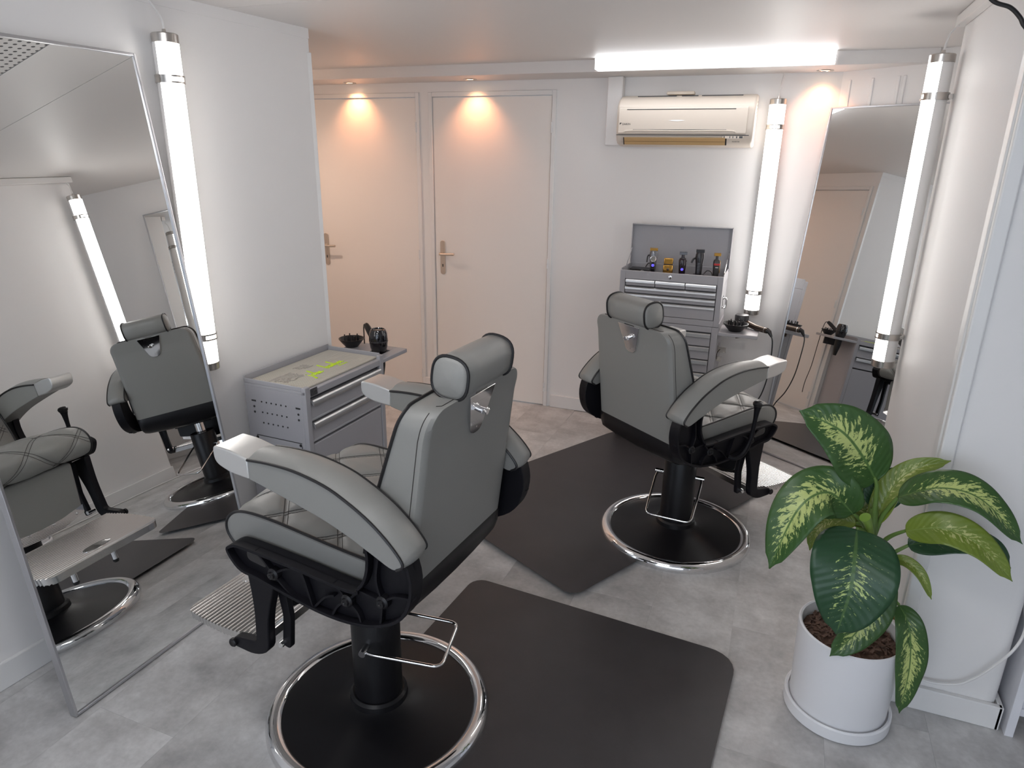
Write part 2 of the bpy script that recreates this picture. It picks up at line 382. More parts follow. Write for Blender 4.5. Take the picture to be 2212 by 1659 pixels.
def endbox(l0, l1, n0, n1, z0, z1, g=None):
    g = g or G(); o = Vector((CX, CORNER_Y, 0))
    vs = [o + ed * l + en * n + Vector((0, 0, z)) for l in (l0, l1) for n in (n0, n1) for z in (z0, z1)]
    return g.add(vs, [(0, 1, 3, 2), (4, 6, 7, 5), (0, 4, 5, 1), (2, 3, 7, 6), (0, 2, 6, 4), (1, 5, 7, 3)])
eg = endbox(0.0, 0.07, -0.10, 0.0, 0, 2.2); endbox(0.07, 0.91, -0.10, 0.0, 2.05, 2.2, eg); endbox(0.91, 2.2, -0.10, 0.0, 0, 2.2, eg)
struct('wall_left_end', eg, PAINT, 'white end wall round the corner from the tool trolley', 'wall')
struct('wall_left_passage', quadwall((-4.5, 2.6), (-4.5, 4.45), -0.1), PAINT, 'white wall at the far end of the side passage', 'wall')

# front wall behind the camera with the shop window
wf = G()
for x0, x1, z0, z1 in [(-2.9, -1.7, 0, 2.2), (2.1, 3.2, 0, 2.2), (-1.7, 2.1, 0, 0.28), (-1.7, 2.1, 2.08, 2.2)]: wf.b2(x0, x1, -2.58, -2.46, z0, z1)
struct('wall_front', wf, PAINT, 'white shop-front wall behind the viewer', 'wall')
wn = struct('window_1', G().b2(-1.7, 2.1, -2.54, -2.5, 0.28, 0.32).b2(-1.7, 2.1, -2.54, -2.5, 2.04, 2.08).b2(-1.7, -1.66, -2.54, -2.5, 0.32, 2.04).b2(2.06, 2.1, -2.54, -2.5, 0.32, 2.04), TRIMP, 'wide shop window behind the viewer', 'window')
for x in (-0.43, 0.83): build('mullion', G().b2(x - 0.025, x + 0.025, -2.54, -2.5, 0.32, 2.04), TRIMP, wn)

# pillar on the right with its moulded corner casing
pl = struct('wall_pillar', G().prism(fillet([(0.505, 2.15), (0.80, 2.15), (0.80, 3.2), (0.505, 3.2)], [0.004, 0.035, 0.02, 0.012], 4), lambda x, y, h: (x, y, h), 0, 2.2), PAINT, 'white pillar on the right between mirror and side room', 'pillar')
cs = G()
for x0, x1, y0, y1 in [(0.494, 0.51, 2.20, 2.245), (0.488, 0.51, 2.165, 2.197), (0.492, 0.53, 2.138, 2.162)]: cs.b2(x0, x1, y0, y1, 0.0, 2.195)
build('corner_casing', cs, TRIMP, pl, bevel=0.005, seg=3)
struct('baseboard_pillar', G().b2(0.53, 0.812, 2.132, 2.15, 0, 0.085).b2(0.800, 0.814, 2.132, 3.2, 0, 0.085).b2(0.487, 0.505, 2.25, 3.2, 0, 0.085), TRIMP, 'white baseboard around the foot of the pillar', 'baseboard', bevel=0.003)
tk = tag(build('cable_trunking', G().b2(0.475, 0.505, 1.2, 3.205, 2.155, 2.193), WHITEP, None, bevel=0.003), 'white plastic cable trunking under the ceiling along the pillar', 'trunking')
# baseboards
bbg = quadwall((LW(-2.4) + 0.014, -2.4), (CX + 0.014, CORNER_Y), 0.014, 0.0, 0.095)
struct('baseboard_left', bbg, TRIMP, 'white baseboard along the left wall', 'baseboard', bevel=0.003)
struct('baseboard_back', G().b2(-1.405, 0.15, YB - 0.013, YB, 0, 0.09).b2(-2.40, -2.322, YB - 0.013, YB, 0, 0.09), TRIMP, 'white baseboard along the back wall', 'baseboard', bevel=0.003)
struct('baseboard_right', diag(0.0, DL, -0.013, 0.0, 0, 0.09, G()), TRIMP, 'white baseboard along the diagonal wall', 'baseboard', bevel=0.003)

# doors
def hinge(parent, x, y, z, rotz=0.0):
    h = build('hinge', G().cyl((0, 0, 0.001), (0, 0, 0.033), 0.0075, n=10).cyl((0, 0, -0.033), (0, 0, -0.001), 0.0075, n=10), TRIMP, parent, loc=(x, y, z))
def door(name, x0, x1, label, hz, hand_x, lever_dir, fy=YB):
    d = build(name, G().b2(x0 + 0.003, x1 - 0.003, fy - 0.004, fy + 0.036, 0.006, 2.040), DOORP, None, bevel=0.002)
    d['kind'] = 'structure'; d['label'] = label; d['category'] = 'door'
    fr = G()
    for a, b in ((x0 - 0.028, x0 - 0.001), (x1 + 0.001, x1 + 0.028)): fr.b2(a, b, fy - 0.014, fy + 0.05, 0, 2.072)
    fr.b2(x0 - 0.001, x1 + 0.001, fy - 0.014, fy + 0.05, 2.043, 2.072)
    build('door_frame', fr, TRIMP, d, bevel=0.003)
    for z in hz: hinge(d, x1 + 0.002, fy - 0.012, z)
    out = fillet([(-0.02, -0.118), (0.02, -0.118), (0.02, 0.118), (-0.02, 0.118)], 0.0199, 6)
    pl_ = build('handle_plate', G().prism(out, lambda p, q, h: (p, h, q), -0.007, 0.0), NICKEL, d, bevel=0.002, loc=(hand_x, fy - 0.004, 0.995))
    build('keyhole', G().prism(fillet([(-0.004, -0.010), (0.004, -0.010), (0.004, 0.010), (-0.004, 0.010)], 0.003, 3), lambda p, q, h: (p, h, q), -0.0076, -0.006), INK, pl_, loc=(0, 0, -0.055))
    s = lever_dir
    build('lever', G().tube(spline([(0, 0, 0), (0, -0.045, 0), (s * 0.012, -0.056, 0), (s * 0.03, -0.058, 0), (s * 0.115, -0.056, 0.004)], 6), 0.0085, 10), NICKEL, pl_, loc=(0, -0.006, 0.03))
    return d
door('door_1', -3.262, -2.424, 'white flush door on the left, half hidden by the left wall', (1.855, 1.004, 0.12), -3.215, 1)
door('door_2', -2.298, -1.46, 'white flush door nearest the air conditioner', (1.855, 1.004, 0.14), -2.236, 1)
d3 = build('door_3', endbox(0.075, 0.905, -0.04, 0.002, 0.006, 2.04), DOORP, None, bevel=0.002); d3['kind'] = 'structure'; d3['label'] = 'white flush door in the end wall, seen in the right mirror'; d3['category'] = 'door'
fr = endbox(0.045, 0.073, -0.05, 0.014, 0, 2.075); endbox(0.907, 0.935, -0.05, 0.014, 0, 2.075, fr); endbox(0.073, 0.907, -0.05, 0.014, 2.043, 2.075, fr)
build('door_frame', fr, TRIMP, d3, bevel=0.003)
for z in (1.85, 1.02, 0.16):
    p = Vector((CX, CORNER_Y, 0)) + ed * 0.074 + en * 0.016; hinge(d3, p.x, p.y, z)
p = Vector((CX, CORNER_Y, 0)) + ed * 0.845 + en * 0.004
build('handle_plate', G().b2(-0.02, 0.02, -0.004, 0.004, -0.118, 0.118), NICKEL, d3, bevel=0.002, loc=(p.x, p.y, 0.995), rotz=EA)
# casing step high on the corner
build('casing_strip', endbox(-0.004, 0.03, -0.02, 0.008, 0, 2.10), TRIMP, d3, bevel=0.002)

# ================================================================== LIGHTS THAT HANG IN THE ROOM
def tube_light(label, loc, yaw, z0, z1, cord, bracket):
    t = thing('tube_light', label, 'lamp', (loc[0], loc[1], z0), yaw, 'tubular wall lamps'); H = z1 - z0; r = 0.0425
    a0, a1 = R(3), R(177)
    build('diffuser', G().lathe([(r, 0.03), (r, H - 0.03)], 40, None, a0, a1), TUBELIT, t, fix=False)
    build('housing', G().lathe([(r, 0.03), (r, H - 0.03)], 32, None, a1, a0 + 2 * math.pi).lathe([(0.0, 0.031), (r - .001, 0.031)], 24).lathe([(0.0, H - 0.031), (r - .001, H - 0.031)], 24), WHITEP, t, fix=False)
    for z, s in ((0.0, 1), (H - 0.032, 1)):
        build('end_cap', G().lathe([(0, z), (r - 0.002, z), (r + 0.0015, z + 0.003), (r + 0.0015, z + 0.029), (r - 0.002, z + 0.032), (0, z + 0.032)], 36), STEEL, t)
    for z in (0.135, H - 0.145):
        g = G()
        for za_ in (z - 0.013, z + 0.007): g.lathe([(r + 0.001, za_), (r + 0.006, za_), (r + 0.006, za_ + 0.006), (r + 0.001, za_ + 0.006), (r + 0.001, za_)], 36)
        for k in range(2):
            c = R(90) + (k * 2 - 1) * R(88); g.lathe([(r + 0.001, z - 0.009), (r + 0.0055, z - 0.009), (r + 0.0055, z + 0.009), (r + 0.001, z + 0.009)], 14, None, c - R(56), c + R(56))
        g.b2(-0.012, 0.012, -bracket, -r, z - 0.009, z + 0.009)
        build('clamp', g, STEEL, t)
    build('cable_gland', G().cyl((0, 0, H), (0, 0, H + 0.014), 0.008, 0.006, 12), STEEL, t)
    build('cord', G().tube(spline([(0, 0, H + 0.01)] + cord, 8), 0.0035, 8), WHITEP, t)
    return t
tube_light('long lit tube lamp hung upright on the left wall beside the mirror', (-2.071, 1.97), R(-90 - 4.5), 0.86, 2.06,
           [(0, 0.0, 1.235), (0.004, -0.012, 1.265), (0.022, -0.045, 1.32), (0.03, -0.05, 1.336)], 0.0535)
tube_light('lit tube lamp on the back wall right of the air conditioner', (-0.141, 4.287), R(180), 0.80, 2.0,
           [(0.0, 0.0, 1.235), (-0.006, -0.01, 1.28), (-0.012, -0.03, 1.332)], 0.0535)
tube_light('long lit tube lamp on the pillar, seen edge-on in front of the right mirror', (0.446, 3.155), R(90), 0.86, 2.06,
           [(0.0, -0.004, 1.24), (0.002, -0.012, 1.27), (0.004, -0.034, 1.295)], 0.0585)

bt = thing('ceiling_batten_light', 'long lit batten lamp against the soffit above the air conditioner', 'lamp', (-0.495, 4.0, 2.137))
build('diffuser', G().prism(fillet([(-0.032, 0.004), (0.03, 0.0), (0.03, 0.054), (-0.032, 0.054)], 0.008, 3), lambda p, q, h: (h, p, q), -0.602, 0.602), BATLIT, bt)
for x in (-0.606, 0.602): build('end_cap', G().b2(x, x + 0.004, -0.033, 0.032, 0, 0.056), WHITEP, bt)
for x_, y_, lab in ((-0.75, 0.70, 'long lit batten lamp on the ceiling above the viewer'), (-0.60, -1.0, 'added unseen fill batten lamp on the ceiling nearest the shop window')):  # the one nearest the window is an added, unseen fill light
    b2_ = thing('ceiling_batten_light', lab, 'lamp', (x_, y_, 2.137))
    build('diffuser', G().prism(fillet([(-0.032, 0.0), (0.032, 0.0), (0.032, 0.054), (-0.032, 0.054)], 0.008, 3), lambda p, q, h: (h, p, q), -0.602, 0.602), FRONTLIT, b2_)
    for x in (-0.606, 0.602): build('end_cap', G().b2(x, x + 0.004, -0.033, 0.032, 0, 0.056), WHITEP, b2_)
def spot(label, x, y, zc=2.133, watt=SPOT_W, size=104, colr=(1.0, 0.40, 0.18), tilt=14):
    t = thing('recessed_spotlight', label, 'spotlight', (x, y, zc), 0, 'recessed spotlights in the soffit')
    build('trim_ring', G().lathe([(0.026, 0.0), (0.03, -0.004), (0.041, -0.003), (0.043, 0.0), (0.026, 0.0)], 28), STEEL, t)
    build('lens', G().lathe([(0, -0.0005), (0.026, -0.0005), (0.026, 0.0003), (0, 0.0003)], 24), SPOTLIT, t)
    l = bpy.data.lights.new('spot_lamp', 'SPOT'); l.energy = watt; l.color = colr; l.spot_size = R(size); l.spot_blend = 1.0; l.shadow_soft_size = 0.02
    o = bpy.data.objects.new('spot_lamp', l); col.objects.link(o); o.parent = t; o.location = (0, 0.0, -0.012); o.rotation_euler = (R(tilt), 0, 0)
spot('warm lit spotlight over the left door', -2.873, 4.245)
spot('warm lit spotlight over the door nearest the air conditioner', -1.97, 4.225)
spot('warm lit spotlight in the soffit above the right mirror', 0.073, 4.25, watt=4.2, colr=(1.0, 0.36, 0.17))
spot('added warm fill spotlight in the ceiling of the side passage, out of sight', -3.3, 3.45, 2.194, 24.0, 165, (1.0, 0.74, 0.58), 0)  # added out of view to warm and brighten the passage doors

# ================================================================== MIRRORS
def mirror(label, BL, along, lean, W, Hh, depth=0.030):
    # BL: front bottom left corner on the floor; along: unit vector of the bottom edge; lean in radians, away from the room
    t = thing('leaning_mirror', label, 'mirror', (BL[0], BL[1], 0.0)); a = Vector((*along, 0)).normalized()
    back = Vector((-a.y, a.x, 0))
    up = Vector((0, 0, math.cos(lean))) + back * math.sin(lean); nb = back * math.cos(lean) - Vector((0, 0, math.sin(lean)))
    z0 = depth * math.sin(lean) + 0.001
    m = Matrix((( a.x, nb.x, up.x, 0), (a.y, nb.y, up.y, 0), (a.z, nb.z, up.z, 0), (0, 0, 0, 1)))
    def bx(x0, x1, y0, y1, zz0, zz1):
        g = G(); g.b2(x0, x1, y0, y1, zz0, zz1); g.v = [tuple(m @ Vector(p) + Vector((0, 0, z0))) for p in g.v]; return g
    fw = 0.009
    for c in [(0, fw, 0, depth, 0, Hh), (W - fw, W, 0, depth, 0, Hh), (fw, W - fw, 0, depth, 0, fw), (fw, W - fw, 0, depth, Hh - fw, Hh)]:
        build('frame_bar', bx(*c), BRUSHED_FRAME, t, bevel=0.0015)
    build('mirror_glass', bx(fw, W - fw, 0.006, 0.010, fw, Hh - fw), MIRROR, t)
    build('back_board', bx(fw, W - fw, 0.012, depth - 0.004, fw, Hh - fw), GREYCAP, t)
    return t
BRUSHED_FRAME = mat('silver_mirror_frame', (0.52, 0.52, 0.54), 0.35, 0.9)
mirror('tall silver-framed mirror leaning on the left wall beside the front chair', (-1.857, 1.074), (math.sin(R(2.0)), math.cos(R(2.0))), R(7.8), 0.785, 2.0)
mirror('tall silver-framed mirror leaning across the right corner behind the pillar', (0.0, 4.118), (math.cos(R(-33.4)), math.sin(R(-33.4))), R(6.8), 0.80, 1.965)
POLISHED = mat('polished_aluminium', (0.74, 0.73, 0.72), 0.24, 1.0)

# ================================================================== BARBER CHAIRS
# local axes: +Y forward, +X to the sitter's right, Z up; heights are for the chair pumped down, dz lifts everything above the piston
SEATP = [(-0.25, 0.655), (-0.2, 0.660), (-0.1, 0.668), (0.0, 0.678), (0.10, 0.688), (0.19, 0.690), (0.245, 0.678), (0.277, 0.648), (0.280, 0.612), (0.255, 0.580), (0.21, 0.566)]
SEATC = spline([(0, a, z) for a, z in SEATP], 8)
_cum = [0.0]
for _a, _b in zip(SEATC, SEATC[1:]): _cum.append(_cum[-1] + (_b - _a).length)
SLEN = _cum[-1]
def seat_point(s, x, lift=0.0):
    s = min(max(s, 0.0), SLEN); k = 0
    while k < len(_cum) - 2 and _cum[k + 1] < s: k += 1
    t = (s - _cum[k]) / (_cum[k + 1] - _cum[k]); p = SEATC[k].lerp(SEATC[k + 1], t); d = (SEATC[min(k + 2, len(SEATC) - 1)] - SEATC[max(k - 1, 0)]).normalized()
    n = Vector((0, -d.z, d.y)); X = x / 0.252
    h = 0.014 * (1 - X * X) * min(1, (SLEN - s) / 0.12)
    return p + n * (h + quilt(s, x) * edge_fade(X) + lift) + Vector((x, 0, 0))
QP, QK = 0.178, 0.85
def _gd(v): v = v % QP; return min(v, QP - v)
def quilt(s, x):
    d1, d2 = _gd(s + QK * x), _gd(s - QK * x)
    return -0.0055 * max(math.exp(-(d1 / 0.013) ** 2), math.exp(-(d2 / 0.013) ** 2)) + 0.005 * min(d1, d2) / (QP / 2)
def edge_fade(X): return max(0.0, min(1.0, (1 - abs(X)) / 0.08))
def stitch_lines(pt, smax, xmax, side):
    g = G()
    for sg in (-1, 1):
        for k in range(-3, 8):
            for o in (-0.0075, 0.0075):
                run = []
                for i in range(61):
                    x = -xmax + 2 * xmax * i / 60; s = k * QP + o - sg * QK * x
                    if 0.004 < s < smax - 0.004: run.append(pt(s, x, 0.0006))
                    elif run:
                        if len(run) > 2: g.tube(run, 0.0008, 4)
                        run = []
                if len(run) > 2: g.tube(run, 0.0008, 4)
    return g

def seat_parts(t, dz):
    W = 0.252; nu, nv = 90, 76; g = G()
    def fn(u, v): return seat_point(u * SLEN, (v * 2 - 1) * W)
    g.grid(fn, nu, nv)
    side = [fn(i / nu, 0) for i in range(nu + 1)]
    for X in (-W, W):
        # slightly domed side panels and a flat underside
        ring = [Vector((X, p.y, p.z)) for p in side] + [Vector((X, -0.25, 0.566))]
        c = sum(ring, Vector()) / len(ring); n = len(ring); inn = [c + (p - c) * 0.86 + Vector((math.copysign(0.008, X), 0, 0)) for p in ring]
        g.add(ring + inn, [(i, (i + 1) % n, n + (i + 1) % n, n + i) for i in range(n)] + [tuple(range(n, 2 * n))])
    g.add([(-W, 0.21, 0.566), (W, 0.21, 0.566), (W, -0.25, 0.566), (-W, -0.25, 0.566), (-W, -0.25, 0.655), (W, -0.25, 0.655)], [(0, 1, 2, 3), (3, 2, 5, 4)])
    s = build('seat_cushion', g, LEATHER, t, angle=50, loc=(0, 0, dz))
    for X in (-W, W): build('piping', G().tube([Vector((X + math.copysign(0.001, X), p.y, p.z)) for p in side], 0.0042, 7), PIPING, s)
    build('stitching', stitch_lines(seat_point, SLEN, 0.249, 1), STITCH, s)['kind'] = 'stuff'

ZB = [(0.52, -0.285), (0.60, -0.300), (0.82, -0.330), (0.985, -0.352), (1.075, -0.374), (1.11, -0.382)]      # back face
ZF = [(0.52, -0.150), (0.60, -0.160), (0.72, -0.180), (0.86, -0.222), (0.98, -0.262), (1.06, -0.290), (1.11, -0.318)]  # front rim (piping)
def back_half(z):
    b = 0.236 - 0.012 * max(0, (z - 0.6)) / 0.5
    zt = 1.057; r = 0.050
    if z > zt - r: b -= r - math.sqrt(max(0, r * r - (z - zt + r) ** 2))
    return b
def back_rows(z0, z1, n):
    out = []
    for i in range(n + 1):
        t = i / n; out.append(z0 + (z1 - z0) * (1 - (1 - t) ** 1.6))
    return out
def back_front_point(s, x, lift=0.0):
    z = 0.56 + s; z = min(z, 1.057); hw = back_half(z); X = max(-1, min(1, x / hw))
    a = lerp_tab(ZF, z) + 0.035 * (1 - abs(X) ** 2.4) * min(1, (1.063 - z) / 0.05) + (quilt(s, x) * edge_fade(X) if z < 1.03 else 0) + lift
    return Vector((x, a, z))
def back_parts(t, dz):
    rows = back_rows(0.56, 1.057, 44); nc = 48; g = G(); F = []; B = []
    for z in rows:
        hw = back_half(z)
        F.append([back_front_point(z - 0.56, (j / nc * 2 - 1) * hw) for j in range(nc + 1)])
        rb = []
        for j in range(nc + 1):
            X = j / nc * 2 - 1; e = max(0, abs(X) - 0.93) / 0.07; rb.append(Vector((X * hw, lerp_tab(ZB, z) + 0.010 * (1 - math.sqrt(max(0, 1 - e * e))), z)))
        B.append(rb)
    n = nc + 1; m = len(rows)
    def idx(i, j): return i * n + j
    fs = [(idx(i, j), idx(i, j + 1), idx(i + 1, j + 1), idx(i + 1, j)) for i in range(m - 1) for j in range(nc)]
    g.add([p for r in F for p in r], fs); g.add([p for r in B for p in r], [tuple(reversed(f)) for f in fs])
    o = m * n
    strip = []
    for i in range(m - 1):
        strip += [(idx(i, 0), idx(i + 1, 0), o + idx(i + 1, 0), o + idx(i, 0)), (idx(i, nc), o + idx(i, nc), o + idx(i + 1, nc), idx(i + 1, nc))]
    for j in range(nc):
        strip += [(idx(m - 1, j), idx(m - 1, j + 1), o + idx(m - 1, j + 1), o + idx(m - 1, j)), (idx(0, j), o + idx(0, j), o + idx(0, j + 1), idx(0, j + 1))]
    g.f += strip
    bk = build('backrest', g, LEATHER, t, angle=45, loc=(0, 0, dz), bevel=0.007, seg=3)
    rim = [F[i][0] for i in range(m)] + F[-1][1:-1] + [F[i][nc] for i in reversed(range(m))]
    c = Vector((0, 0, 0)); build('piping', G().tube([p + Vector((math.copysign(0.002, p.x), 0.0, 0.002 if p.z > 1.052 else 0)) for p in rim], 0.0042, 7), PIPING, bk)
    # thread along the seam just round the rear edge
    sg = G(); seam = [Vector((r[0].x - 0.0004, r[0].y + 0.013, r[0].z)) for r in B[:-3]] ; seam2 = [Vector((-p.x, p.y, p.z)) for p in seam]
    top = [Vector((p.x, p.y + 0.013, p.z + 0.0006)) for p in B[-1]]
    for q in (seam, seam2, top): sg.tube(q, 0.0011, 4)
    build('stitching', stitch_lines(back_front_point, 0.47, 0.222, 1), STITCH, bk)['kind'] = 'stuff'
    build('rear_seam', sg, STITCH, bk)['kind'] = 'stuff'
    # chrome headrest bracket let into the top of the back
    za = 1.048
    out = fillet([(-0.064, 0), (0.064, 0), (0.026, -0.115), (-0.026, -0.115)], [0.003, 0.003, 0.022, 0.022], 5)
    def bp_(p, q, h):
        z = za + q; return (p, lerp_tab(ZB, z) - 0.0015 + h, z)
    pt = build('headrest_bracket', G().prism(out, bp_, -0.004, 0.003), CHROME, t, bevel=0.001, loc=(0, 0, dz))
    pt['label'] = 'polished chrome plate'
    build('clamp_screw', G().cyl((0, -0.352, 0.998), (0, -0.384, 0.994), 0.008, 0.008, 12).cyl((-0.012, -0.378, 0.995), (0.012, -0.378, 0.995), 0.006, n=10), CHROME, pt)
    build('screw', G().lathe([(0, 0.004), (0.005, 0.003), (0.0065, 0)], 12, Matrix.Translation((0, -0.3505, 0.952)) @ Matrix.Rotation(R(90), 4, 'X')), CHROME, pt)
    build('headrest_post', G().b2(-0.032, 0.032, -0.368, -0.330, 1.02, 1.075), BLACKS, t, bevel=0.003, loc=(0, 0, dz))
    # black lower shell
    g = G(); prof = [(-0.296, 0.605), (-0.3005, 0.592), (-0.298, 0.56), (-0.285, 0.525), (-0.26, 0.505), (-0.20, 0.490), (-0.14, 0.495), (-0.13, 0.54), (-0.15, 0.605)]
    xs = [-0.236, -0.228, -0.2, -0.1, 0, 0.1, 0.2, 0.228, 0.236]
    sec = []
    for x in xs:
        e = abs(x) / 0.236; k = 0.90 if e > 0.99 else 1.0
        sec.append([Vector((x, -0.215 + (a + 0.215) * k, 0.56 + (z - 0.56 - (0.012 * (1 - e * e) if z < 0.55 else 0)) * k)) for a, z in prof])
    n = len(prof); vs = [p for s in sec for p in s]
    fs = [(i * n + j, i * n + (j + 1) % n, (i + 1) * n + (j + 1) % n, (i + 1) * n + j) for i in range(len(xs) - 1) for j in range(n)] + [tuple(range(n)), tuple(range((len(xs) - 1) * n, len(xs) * n))]
    build('back_shell', g.add(vs, fs), BLACKS, t, angle=50, loc=(0, 0, dz))
    # headrest roll
    out = fillet([(-0.047, -0.051), (0.047, -0.051), (0.047, 0.051), (-0.047, 0.051)], 0.044, 7); L = 0.117
    HC = Vector((0, -0.346, 1.106)); tl = Matrix.Rotation(R(8), 3, 'X')
    g = G(); secs = []
    for x, k in [(-L, 0.0), (-L, 0.80), (-L + 0.001, 0.93), (-L + 0.006, 1.0), (-L / 2, 1.01), (0, 1.015), (L / 2, 1.01), (L - 0.006, 1.0), (L - 0.001, 0.93), (L, 0.80), (L, 0.0)]:
        bul = 0.006 if k < 0.9 else 0
        secs.append([HC + tl @ Vector((0, p * max(k, 0.05), q * max(k, 0.05))) + Vector((x + math.copysign(bul * (1.3 if k < .1 else .6), x), 0, 0)) for p, q in out])
    n = len(out); g.add([p for s in secs for p in s], [(i * n + j, i * n + (j + 1) % n, (i + 1) * n + (j + 1) % n, (i + 1) * n + j) for i in range(len(secs) - 1) for j in range(n)] + [tuple(range(n)), tuple(range((len(secs) - 1) * n, len(secs) * n))])
    hd = build('headrest', g, LEATHER, t, angle=60, loc=(0, 0, dz))
    for x in (-L + 0.004, L - 0.004): build('piping', G().tube([HC + tl @ Vector((0, p * 1.02, q * 1.02)) + Vector((x, 0, 0)) for p, q in out], 0.0040, 7, closed=True), PIPING, hd)

ARM_OUT = [(0.085, 0.897), (0.02, 0.902), (-0.06, 0.900), (-0.146, 0.884), (-0.21, 0.858), (-0.27, 0.824), (-0.32, 0.783), (-0.35, 0.748), (-0.350, 0.732), (-0.335, 0.722), (-0.315, 0.722), (-0.265, 0.744), (-0.20, 0.772), (-0.13, 0.796), (-0.05, 0.816), (0.02, 0.832), (0.085, 0.846)]
def arm_parts(t, dz):
    for s in (-1, 1):
        xo, xi = 0.332 * s, 0.238 * s
        top = ARM_OUT[:9]; g = G()
        # crowned top: sections across the width
        secs = []; N = 9
        body = [(p.y, p.z) for p in spline([(0, a, z) for a, z in ARM_OUT], 4)]
        for k in range(N):
            u = k / (N - 1); x = xi + (xo - xi) * u; crown = 0.014 * (1 - (2 * u - 1) ** 2); row = []
            for a, z in body:
                zc = lerp_tab([(-0.36, 0.735), (-0.2, 0.815), (0.0, 0.86), (0.1, 0.872)], a); row.append(Vector((x, a - (crown * 0.7 if (a < -0.25 and z > 0.725) else 0), z + (crown if z > zc else 0))))
            secs.append(row)
        n = len(body)
        g.add([p for r in secs for p in r], [(i * n + j, i * n + (j + 1) % n, (i + 1) * n + (j + 1) % n, (i + 1) * n + j) for i in range(N - 1) for j in range(n)] + [tuple(range(n)), tuple(range((N - 1) * n, N * n))])
        ar = build('armrest', g, LEATHER, t, angle=50, loc=(0, 0, dz), bevel=0.004, seg=2)
        tp = [q for q in spline([(0, a, z) for a, z in ARM_OUT[:10]], 4)]
        for x in (xo + 0.0005 * s, xi - 0.0005 * s): build('piping', G().tube([Vector((x, p.y, p.z)) for p in tp], 0.0036, 7), PIPING, ar)
        out = fillet([(0.085, 0.846), (0.15, 0.850), (0.198, 0.868), (0.198, 0.912), (0.14, 0.910), (0.085, 0.899)], [0, 0.03, 0.03, 0.012, 0.02, 0], 5)
        tip = build('hand_rest', G().prism(out, lambda p, q, h: (h, p, q), xi + 0.001 * s, xo + 0.001 * s), ARMTIP, ar, bevel=0.004, seg=3); tip['label'] = 'satin aluminium hand rest'
        # side frame: web plate, raised rim, ribs, bolts
        fo = [(0.205, 0.575), (0.222, 0.605), (0.205, 0.622), (0.165, 0.630), (0.0, 0.623), (-0.17, 0.610), (-0.212, 0.620), (-0.238, 0.665), (-0.245, 0.72), (-0.24, 0.775), (-0.30, 0.735), (-0.345, 0.735), (-0.362, 0.68), (-0.352, 0.615), (-0.318, 0.565), (-0.25, 0.528), (-0.17, 0.512), (-0.08, 0.512), (0.03, 0.528), (0.12, 0.545), (0.175, 0.552)]
        fc = [(p.y, p.z) for p in spline([(0, a, z) for a, z in fo], 3, closed=True)]
        fr_ = build('side_frame', G().prism(fc, lambda p, q, h: (h, p, q), 0.268 * s, 0.296 * s), BLACKM, t, bevel=0.002, loc=(0, 0, dz))
        rim = G(); cen = Vector((-0.07, 0.60))
        nn = len(fc); vs = []
        for k, (p, q) in enumerate(fc):
            a, b = Vector(fc[k - 1]), Vector(fc[(k + 1) % nn]); d = (b - a).normalized(); nr = Vector((-d.y, d.x)); inn = Vector((p, q)) + nr * 0.008
            if (inn - cen).length > (Vector((p, q)) - cen).length + 0.004: inn = Vector((p, q)) - nr * 0.008
            vs += [(0.29 * s, p, q), (0.316 * s, p, q), (0.316 * s, inn.x, inn.y), (0.29 * s, inn.x, inn.y)]
        rim.add(vs, [(4 * k + j, 4 * k + (j + 1) % 4, 4 * ((k + 1) % nn) + (j + 1) % 4, 4 * ((k + 1) % nn) + j) for k in range(nn) for j in range(4)])
        build('rim', rim, BLACKM, fr_, bevel=0.0015)
        for pts in [[(0.065, 0.575), (0.02, 0.604), (-0.03, 0.612)], [(0.065, 0.575), (0.03, 0.545), (0.0, 0.525)], [(0.065, 0.575), (0.10, 0.61), (0.12, 0.628)], [(-0.03, 0.618), (-0.045, 0.57), (-0.06, 0.515)], [(-0.06, 0.515), (-0.10, 0.56), (-0.13, 0.575)],
                    [(-0.17, 0.575), (-0.15, 0.595), (-0.13, 0.612)], [(-0.17, 0.575), (-0.14, 0.55), (-0.12, 0.515)], [(-0.17, 0.575), (-0.20, 0.55), (-0.21, 0.515)], [(-0.17, 0.575), (-0.19, 0.595), (-0.21, 0.618)],
                    [(-0.275, 0.605), (-0.26, 0.66), (-0.27, 0.73)], [(-0.275, 0.605), (-0.24, 0.61), (-0.20, 0.615)], [(-0.275, 0.605), (-0.31, 0.63), (-0.36, 0.638)], [(-0.275, 0.605), (-0.27, 0.57), (-0.265, 0.53)]]:
            cv = spline([(0.302 * s, a, z) for a, z in pts], 5); vs = []
            for i, p in enumerate(cv):
                d = (cv[min(i + 1, len(cv) - 1)] - cv[max(i - 1, 0)]).normalized(); nr = Vector((0, -d.z, d.y)) * 0.0028
                vs += [Vector((0.294 * s, p.y, p.z)) + nr, Vector((0.311 * s, p.y, p.z)) + nr, Vector((0.311 * s, p.y, p.z)) - nr, Vector((0.294 * s, p.y, p.z)) - nr]
            build('rib', G().add(vs, [(4 * k + j, 4 * k + (j + 1) % 4, 4 * (k + 1) + (j + 1) % 4, 4 * (k + 1) + j) for k in range(len(cv) - 1) for j in range(4)] + [(0, 1, 2, 3), tuple(4 * (len(cv) - 1) + j for j in range(4))]), BLACKM, fr_)
        slot = fillet([(0.10, 0.574), (0.165, 0.583), (0.165, 0.612), (0.10, 0.602)], 0.012, 4)
        build('slot', G().prism(slot, lambda p, q, h: (h, p, q), 0.2945 * s, 0.2975 * s), GLOSSB, fr_)
